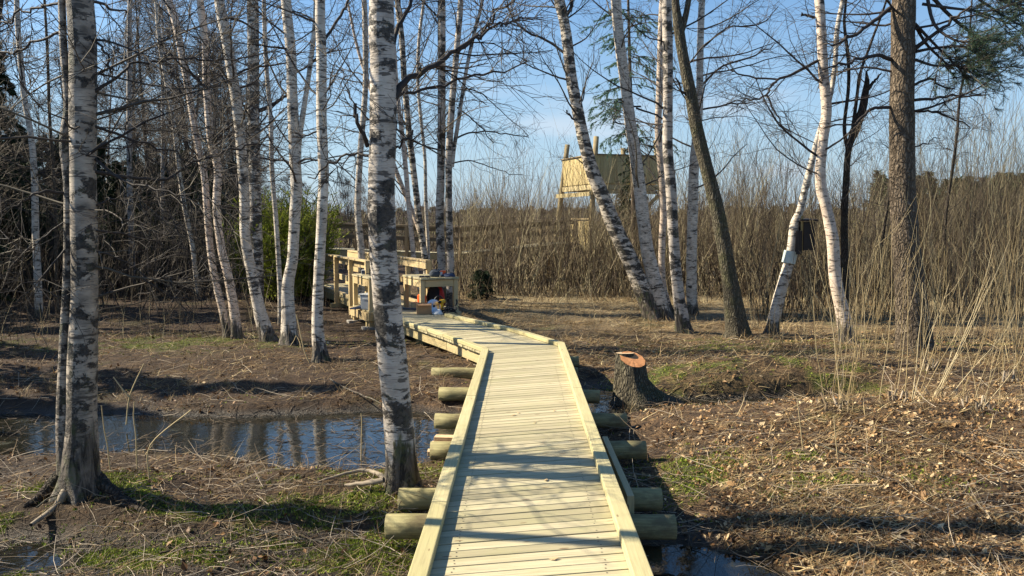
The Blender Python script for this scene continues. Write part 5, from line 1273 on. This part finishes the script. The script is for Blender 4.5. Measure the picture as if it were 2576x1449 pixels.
tag(thicket("marsh_scrub", 2600, (780, 2900), (32, 60), (1.2, 2.3), 53, r=(.012, .025), kids=5, kidlen=(.5, 1.2), buds=26000), "pale brown scrub beyond the raised walkway, dotted with yellow-green buds", "scrub")
tag(thicket("marsh_scrub", 3200, (500, 3000), (60, 130), (1.7, 3.4), 54, mats=('twig_far',), r=(.03, .06), kids=5, kidlen=(1, 2.4)), "distant brown scrub along the horizon", "scrub")
tag(thicket("undergrowth", 800, (-350, 640), (18, 34), (1.0, 2.8), 55, mats=('twig',), r=(.006, .012), kids=7, lean=.2), "dark tangled undergrowth in the wood at the left", "undergrowth")
tag(thicket("thicket_edge", 700, (1140, 2800), (19.6, 22), (.3, 1.1), 59, kids=4, lean=.4, r=(.004, .009), clump=9, wander=.15, keep=off_walk), "low ragged brush along the front of the thicket", "brush")
tag(thicket("dark_undergrowth", 1500, (-400, 640), (20.2, 27), (.8, 2.6), 58, mats=('twig',), r=(.006, .012), kids=8, lean=.3, clump=8, keep=off_walk), "dense dark brushwood closing the view under the trees at the left", "undergrowth")
tag(thicket("undergrowth", 170, (-100, 900), (12.5, 18), (.4, 1.3), 56, mats=('osier',), r=(.003, .005), kids=3, lean=.2, keep=off_walk), "sparse thin twigs on the forest floor below the left birches", "undergrowth")

# ------------------------------------------------------------------ background wood at the left, copies of a few bare trees and spruces
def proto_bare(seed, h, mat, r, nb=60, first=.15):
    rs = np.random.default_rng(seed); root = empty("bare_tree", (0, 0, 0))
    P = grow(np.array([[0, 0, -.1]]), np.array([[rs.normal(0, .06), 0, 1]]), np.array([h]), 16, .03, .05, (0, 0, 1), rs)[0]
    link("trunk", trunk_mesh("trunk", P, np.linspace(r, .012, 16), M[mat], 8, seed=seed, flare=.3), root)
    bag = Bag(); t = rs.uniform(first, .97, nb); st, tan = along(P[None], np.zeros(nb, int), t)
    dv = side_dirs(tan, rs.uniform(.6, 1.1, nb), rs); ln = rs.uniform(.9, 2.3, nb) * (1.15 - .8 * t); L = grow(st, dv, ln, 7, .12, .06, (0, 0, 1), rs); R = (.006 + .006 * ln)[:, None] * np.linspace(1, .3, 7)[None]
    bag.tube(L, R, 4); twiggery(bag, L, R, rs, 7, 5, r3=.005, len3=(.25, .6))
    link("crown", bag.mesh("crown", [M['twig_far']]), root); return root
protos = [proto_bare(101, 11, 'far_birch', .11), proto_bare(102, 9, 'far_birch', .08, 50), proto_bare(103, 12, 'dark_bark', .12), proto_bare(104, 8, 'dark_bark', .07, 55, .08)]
LBF = ["thin pale-barked bare tree far back in the wood", "slender whitish bare tree deep in the background wood", "tall dark bare tree far back in the wood", "small dark bushy bare tree in the background wood"]
rs = np.random.default_rng(9); first = [True] * 4
for i in range(116):
    if i < 62: u, Y = rs.uniform(-420, 640), rs.uniform(24, 52)
    elif i < 74: u, Y = rs.uniform(640, 900), rs.uniform(30, 55)
    elif i < 92: u, Y = rs.uniform(2200, 3000), rs.uniform(26, 60)
    else: u, Y = rs.uniform(820, 2300), rs.uniform(48, 85)
    k = int(rs.integers(0, 4)); sc = rs.uniform(.75, 1.15)
    if i >= 62: sc *= .5 if i >= 92 else .42 if i >= 74 else .5; k = 3 if i % 3 else 1
    if first[k]: o = protos[k]; first[k] = False
    else: o = copy_tree(protos[k])
    o.location = at_x(u, Y); o.rotation_euler = (0, 0, rs.uniform(0, 6.28)); o.scale = (sc,) * 3
    if i < 74: tag(o, LBF[k], "tree", "bare trees of the background wood")
    elif i < 92: tag(o, "small bare tree rising behind the thicket at the right", "tree", "bare trees behind the right-hand thicket")
    else: tag(o, "tiny bare tree on the horizon beyond the marsh scrub", "tree", "bare trees on the horizon")
sp0 = conifer("spruce_tree", "dark green spruce in the shaded background wood at the left", "spruce", (0, 0, 0), 6.5, 1.7, 61, 'spruce', nbr=150, per=110, leaf=.09, lw=.022, group="spruces of the background wood", zl=.03)
sp1 = conifer("spruce_tree", "dark green spruce in the shaded background wood at the left", "spruce", (0, 0, 0), 4.5, 1.5, 62, 'spruce', nbr=120, per=100, leaf=.09, lw=.022, group="spruces of the background wood", zl=.02)
SPR = [(-300, 27, .9), (-150, 30, 1.0), (-20, 27, .85), (60, 33, 1.0), (20, 25, .6), (130, 31, .9), (200, 29, .75), (250, 34, .95), (300, 27, .6), (350, 31, .8), (410, 29, .65), (450, 34, .8), (500, 28, .6), (540, 32, .75), (590, 29, .62), (630, 33, .7), (-90, 35, 1.1), (170, 38, 1.05), (390, 38, .85), (560, 39, .8), (-220, 23, .7), (90, 24, .5), (265, 24.5, .42), (430, 25, .45), (560, 25, .42), (330, 40, .9), (-40, 22.5, .42), (160, 23, .4), (350, 23, .38), (500, 24, .4), (595, 25, .4), (220, 31, .8), (470, 31, .7), (60, 28, .7), (380, 26, .5), (0, 36, 1.0), (-250, 22, .4), (-130, 21.8, .36), (20, 21.8, .36), (110, 22, .38), (200, 22.2, .36), (290, 22.5, .4), (395, 22.4, .36), (455, 22.8, .4), (545, 22.6, .36), (620, 23.4, .4), (-320, 24, .7), (250, 26, .6), (520, 26, .55)]
for k, (x, y, q) in enumerate(((-10.2, 10.9, 1.0), (-12.2, 13.2, 1.1), (-9.6, 9.6, .7), (-13.5, 11.5, 1.2), (-8.4, 8.5, .45), (-14, 15.8, 1.2), (-12.6, 17.6, 1.1), (-15, 19.4, 1.25), (-13.4, 21.5, 1.1))):  # unseen spruces added out of frame to shade the ground at the left
    o = copy_tree((sp0, sp1)[k % 2]); o.location = on_ground(x, y); o.scale = (q,) * 3; o.rotation_euler = (0, 0, k * 2.0); tag(o, 'unseen dark green spruce added outside the left border to shade the left ground', 'spruce', 'spruces added outside the left border for shade')
for i, (u, Y, s) in enumerate(SPR):
    o = (sp0, sp1)[i] if i < 2 else copy_tree((sp0, sp1)[i % 2])
    o.location = at_x(u, Y); o.rotation_euler = (0, 0, i * 1.7); s2 = s * (1 if i % 2 == 0 else 1.3); o.scale = (s2, s2, s2)

# far dark pine wood at the right and thin treeline along the horizon
def far_wood(name, label, n, xr, yr, hr, seed, mat, w=1.6):
    rs = np.random.default_rng(seed); y = rs.uniform(*yr, n); u = rs.uniform(*xr, n); x = (u - 1288) / F * y
    h = rs.uniform(*hr, n) * (.7 + .6 * fbm(x * .05, y * .05, 70)); tp = Bag(); m = 420
    i = np.repeat(np.arange(n), m); t = rs.random(n * m) ** .8; az = rs.uniform(0, 6.28, n * m); r = w * (1.05 - t) * np.sqrt(rs.random(n * m)) * (.6 + .5 * np.sin(t * 23 + i))
    C = np.stack([x[i] + r * np.cos(az), y[i] + r * np.sin(az), .1 + h[i] * (.12 + .88 * t)], 1); D = norm(np.stack([np.cos(az), np.sin(az), rs.normal(.1, .4, n * m)], 1))
    V, Tt = blades(C, D, rs.uniform(.5, 1.1, n * m), .22, rs); tp.tris(V, Tt, rs.random(len(Tt)))
    P = np.stack([np.stack([x, y, np.zeros(n)], 1), np.stack([x, y, h * .5], 1), np.stack([x, y, h], 1)], 1); tp.tube(P, np.tile([.16, .1, .03], (n, 1)), 4, np.zeros(n))
    o = link(name, tp.mesh(name, [M[mat]], False)); tag(o, label, "woods", kind="stuff")
far_wood("pine_wood", "dark green pine wood on the horizon at the right", 230, (2190, 3050), (115, 175), (6, 10.5), 81, 'spruce', 3.0)
far_wood("horizon_wood", "low hazy treeline along the horizon", 420, (200, 2400), (190, 260), (3.5, 6.0), 82, 'twig_far', 4.5)

# trees out of the frame on the left whose shadows fall over the walk and the mound
tree("birch_tree", T((-420, 1330, 60), (-425, 1000, 56), (-420, 600, 54), (-410, 200, 50)), "birch outside the left border whose shadow crosses the boardwalk", 'birch', Y=4.75, top=9.0, seed=40, nb=7, bmin=.25)
for k, (x, y) in enumerate(((-10.4, 15.6), (-12, 18.6))):
    o = copy_tree(protos[(0, 2)[k % 2]]); o.location = on_ground(x, y); o.scale = (1.0,) * 3; o.rotation_euler = (0, 0, k * 2.1); tag(o, "bare tree standing outside the left border of the photo", "tree", "trees outside the left border")

# ------------------------------------------------------------------ litter
def scatter(n, rs, dmin=2.6, dmax=14, p=1.7, ang=.74, left=None):
    u = rs.random(n); d = (dmin ** (1 - p) + u * (dmax ** (1 - p) - dmin ** (1 - p))) ** (1 / (1 - p))
    x = rs.uniform(-1, 1, n) * (ang * d + .3); return x, d
def litter():
    rs = np.random.default_rng(300)
    # dead leaves
    x, y = scatter(125000, rs, 3.0, 15, 1.5)
    z = H(x, y)
    dens = .25 + .75 * sstep(.42, .58, fbm(x * 1.1, y * 1.1, 90)); dens = np.where(x > .9, .28 + .72 * sstep(.36, .60, .5 * fbm(x * .9, y * .9, 91) + .5 * fbm(x * 3.2, y * 3.2, 92)), np.where(y < 7.6, dens * .22, dens * .6)); dens = np.where(y > 9.5, dens * .5, dens)
    dens = dens * np.where((x > -.9) & (x < 1.35) & (y < 10.5), .35, 1); k = (z > .008) & (rs.random(len(x)) < dens); x, y, z = x[k], y[k], z[k]; N = len(x)
    s = np.clip(rs.lognormal(-4.62, .42, N), .005, .026) * (1 + .02 * y); a = rs.uniform(0, 6.28, N)
    nrm = norm(np.stack([rs.normal(0, .75, N), rs.normal(0, .75, N), np.ones(N)], 1)); t = norm(np.cross(nrm, np.stack([np.cos(a), np.sin(a), np.zeros(N)], 1))); b = np.cross(nrm, t)
    c = np.stack([x, y, z + .006 + rs.random(N) * .018], 1); s = s[:, None]; cup = nrm * s * rs.uniform(-.5, .7, N)[:, None]
    V = np.stack([c - t * s * 1.25, c - b * s * .75 - t * s * .1 + cup, c + t * s * 1.3 + cup * .4, c + b * s * .75 - t * s * .1 + cup], 1).reshape(-1, 3)
    i = np.arange(N)[:, None] * 4; Tt = np.concatenate([i + [0, 1, 2], i + [0, 2, 3]], 1).reshape(-1, 3)
    r = np.clip(rs.normal(.48, .26, N) + np.where(x > .9, .08, -.2), 0, 1)
    bag = Bag(); bag.tris(V, Tt, np.repeat(r, 2)); tag(link("leaf_litter", bag.mesh("leaf_litter", [M['leaf']], False)), "brown dead birch leaves covering the ground", "leaves", kind="stuff")
    # dry grass and straw lying flat, tufts
    x, y = scatter(105000, rs, 3.0, 24, 1.35); z = H(x, y)
    g = fbm(x * .8, y * .8, 95); k = (z > -.0) & (rs.random(len(x)) < (.15 + .9 * sstep(.45, .6, g) + .5 * (y > 9) * (x > -2.5)) * np.where((x < 1.35) & (y < 7.6), .22, 1) * np.where((x > -.9) & (x < 1.35) & (y < 10.5), .4, 1)); x, y, z = x[k], y[k], z[k]; N = len(x)
    a = rs.uniform(0, 6.28, N) * .0 + rs.normal(0, 1.0, N); ev = np.abs(rs.normal(.05, .22, N))
    d = np.stack([np.cos(a), np.sin(a) * .6, ev], 1); P = grow(np.stack([x, y, z + .006], 1), d, rs.uniform(.05, .24, N), 4, .13, .0, (0, 0, -1), rs)
    P[:, 1:, 2] = np.maximum(P[:, 1:, 2], H(P[:, 1:, 0], P[:, 1:, 1]) + .004)
    sd = norm(np.cross(norm(P[:, -1] - P[:, 0]), rs.normal(0, .35, (N, 3)) + [0, 0, 1])); W = (rs.uniform(.0008, .0020, N) * (1 + .06 * y))[:, None] * np.array([[1, .9, .7, .25]])
    V, Q = ribbons(P, W, sd); bag = Bag(); bag.quads(V, Q, np.repeat(np.clip(rs.normal(.5, .28, N) - .22 * (x < -.6), 0, 1), 3)); tag(link("dry_grass", bag.mesh("dry_grass", [M['straw']], False)), "dry straw-coloured grass lying on the ground", "grass", kind="stuff")
    # longer straw over the clearing beyond the bend
    N = 46000; y = rs.uniform(10.5, 22.5, N); x = rs.uniform(-7, 9, N); k = (rs.random(N) < .15 + .85 * sstep(.40, .58, fbm(x * 1.3, y * 1.3, 150))) & (H(x, y) > .01); k &= ~((np.abs(x + 1 + (y - 12) * .45) < .8)); k &= (x > -1.5) | (rs.random(N) < .25); x, y = x[k], y[k]; N = len(x)
    d = np.stack([rs.normal(0, 1, N), rs.normal(0, .7, N), np.abs(rs.normal(.15, .45, N))], 1); P = grow(np.stack([x, y, H(x, y)], 1), d, rs.uniform(.08, .34, N), 4, .15, .18, (0, 0, -1), rs); P[:, 1:, 2] = np.maximum(P[:, 1:, 2], H(P[:, 1:, 0], P[:, 1:, 1]) + .008)
    sd = norm(np.cross(norm(P[:, -1] - P[:, 0]), rs.normal(0, .5, (N, 3)) + [0, 0, 1])); W = rs.uniform(.0025, .0050, N)[:, None] * np.array([[1, .9, .7, .25]])
    V, Q = ribbons(P, W, sd); bag = Bag(); bag.quads(V, Q, np.repeat(np.clip(rs.normal(.42, .3, N), 0, 1), 3)); tag(link("meadow_grass", bag.mesh("meadow_grass", [M['straw']], False)), "pale flattened grass over the clearing in front of the thicket", "grass", kind="stuff")
    # upright withered tufts
    x, y = scatter(2400, rs, 3.6, 24, 1.15); z = H(x, y); k = (z > .03) & (fbm(x * .6, y * .6, 99) > .47) & ~((np.abs(x - .1) < .75) & (y < 12)) & ~((y > 12) & (np.abs(x + 1 + (y - 12) * .45) < 1.1)); x, y, z = x[k], y[k], z[k]
    i = np.repeat(np.arange(len(x)), 14); N = len(i); st = np.stack([x[i] + rs.normal(0, .03, N), y[i] + rs.normal(0, .03, N), z[i]], 1); d = np.stack([rs.normal(0, .5, N), rs.normal(0, .5, N), np.ones(N)], 1)
    P = grow(st, d, rs.uniform(.05, .20, N), 4, .16, .5, (0, 0, -.5), rs); sd = norm(rs.normal(0, 1, (N, 3)) * [1, 1, .1]); W = (.0009 * (1 + .09 * y[i]))[:, None] * np.array([[1, .9, .6, .2]])
    V, Q = ribbons(P, W, sd); bag = Bag(); bag.quads(V, Q, np.repeat(np.clip(rs.normal(.5, .25, N), 0, 1), 3)); tag(link("withered_grass", bag.mesh("withered_grass", [M['straw']], False)), "withered grass tufts standing among the leaves", "grass", kind="stuff")
    # small twigs
    x, y = scatter(11000, rs, 3.0, 18, 1.4); z = H(x, y); N = len(x); a = rs.uniform(0, 6.28, N)
    k = (z > -.02); x, y, z, a = x[k], y[k], z[k], a[k]; N = len(x)
    d = np.stack([np.cos(a), np.sin(a), np.abs(rs.normal(0, .12, N))], 1); P = grow(np.stack([x, y, np.maximum(z, 0) + .012], 1), d, rs.uniform(.08, .5, N), 5, .12, .0, (0, 0, -1), rs)
    P[:, 1:, 2] = np.maximum(P[:, 1:, 2], np.maximum(0, H(P[:, 1:, 0], P[:, 1:, 1])) + .006); bag = Bag(); bag.tube(P, rs.uniform(.0012, .0035, N)[:, None] * np.linspace(1, .5, 5)[None], 4)
    tag(link("twig_litter", bag.mesh("twig_litter", [M['stick']])), "small dead twigs strewn over the ground", "twigs", kind="stuff")
    # moss and low green growth
    x, y = scatter(150000, rs, 3.4, 15, 1.5); z = H(x, y)
    mm = mossmap(x, y)
    k = (rs.random(len(x)) < mm) & (z > -.012); x, y, z = x[k], y[k], z[k]; i = np.repeat(np.arange(len(x)), 5); N = len(i)
    C = np.stack([x[i] + rs.normal(0, .012, N), y[i] + rs.normal(0, .012, N), np.maximum(z[i], 0) + .0], 1); D = norm(np.stack([rs.normal(0, .6, N), rs.normal(0, .6, N), np.ones(N)], 1))
    V, Tt = blades(C, D, rs.uniform(.008, .026, N), .0048, rs); bag = Bag(); bag.tris(V, Tt, np.clip(rs.normal(.5, .25, N), 0, 1)); tag(link("moss", bag.mesh("moss", [M['moss']], False)), "green moss on the wet ground and at the tree feet", "moss", kind="stuff")
    # drowned stalks and floating bits in the pond
    N = 5200; x = rs.uniform(-8, 4.2, N); y = rs.uniform(6.3, 9.9, N); k = (H(x, y) < -.01) & (fbm(x * 1.6, y * 1.6, 140) > .43); x, y = x[k], y[k]; N = len(x); a = rs.uniform(0, 6.28, N)
    P = grow(np.stack([x, y, np.full(N, .004)], 1), np.stack([np.cos(a), np.sin(a) * .6, rs.uniform(0, .12, N)], 1), rs.uniform(.03, .2, N), 4, .2, 0, (0, 0, -1), rs); P[:, :, 2] = np.maximum(P[:, :, 2], .003)
    bag = Bag(); bag.tube(P, np.full((N, 4), .0022), 3, rs.random(N) * .55); tag(link("pond_debris", bag.mesh("pond_debris", [M['stick']])), "dark twigs and stalks floating on the pond", "debris", kind="stuff")
    # a few leaves blown on the deck
    for j in range(7):
        t = rs.uniform(2.8, 10); xx = .04 + .0115 * t + rs.uniform(-.4, .4); s_ = rs.uniform(.014, .022)
        V = np.array([(-s_ * 1.2, 0, .004), (0, -s_ * .7, .002), (s_ * 1.2, 0, .008), (0, s_ * .7, .004)]); o = link("fallen_leaf", np_mesh("fallen_leaf", V, None, np.array([(0, 1, 2), (0, 2, 3)]), [M['leaf']], np.array([.9, .9]), smooth=False), None, (xx, t, DZ + .003), (0, 0, rs.uniform(0, 6)))
        tag(o, "small pale dead leaf lying on the boardwalk planks", "leaf", "dead leaves on the deck")
litter()
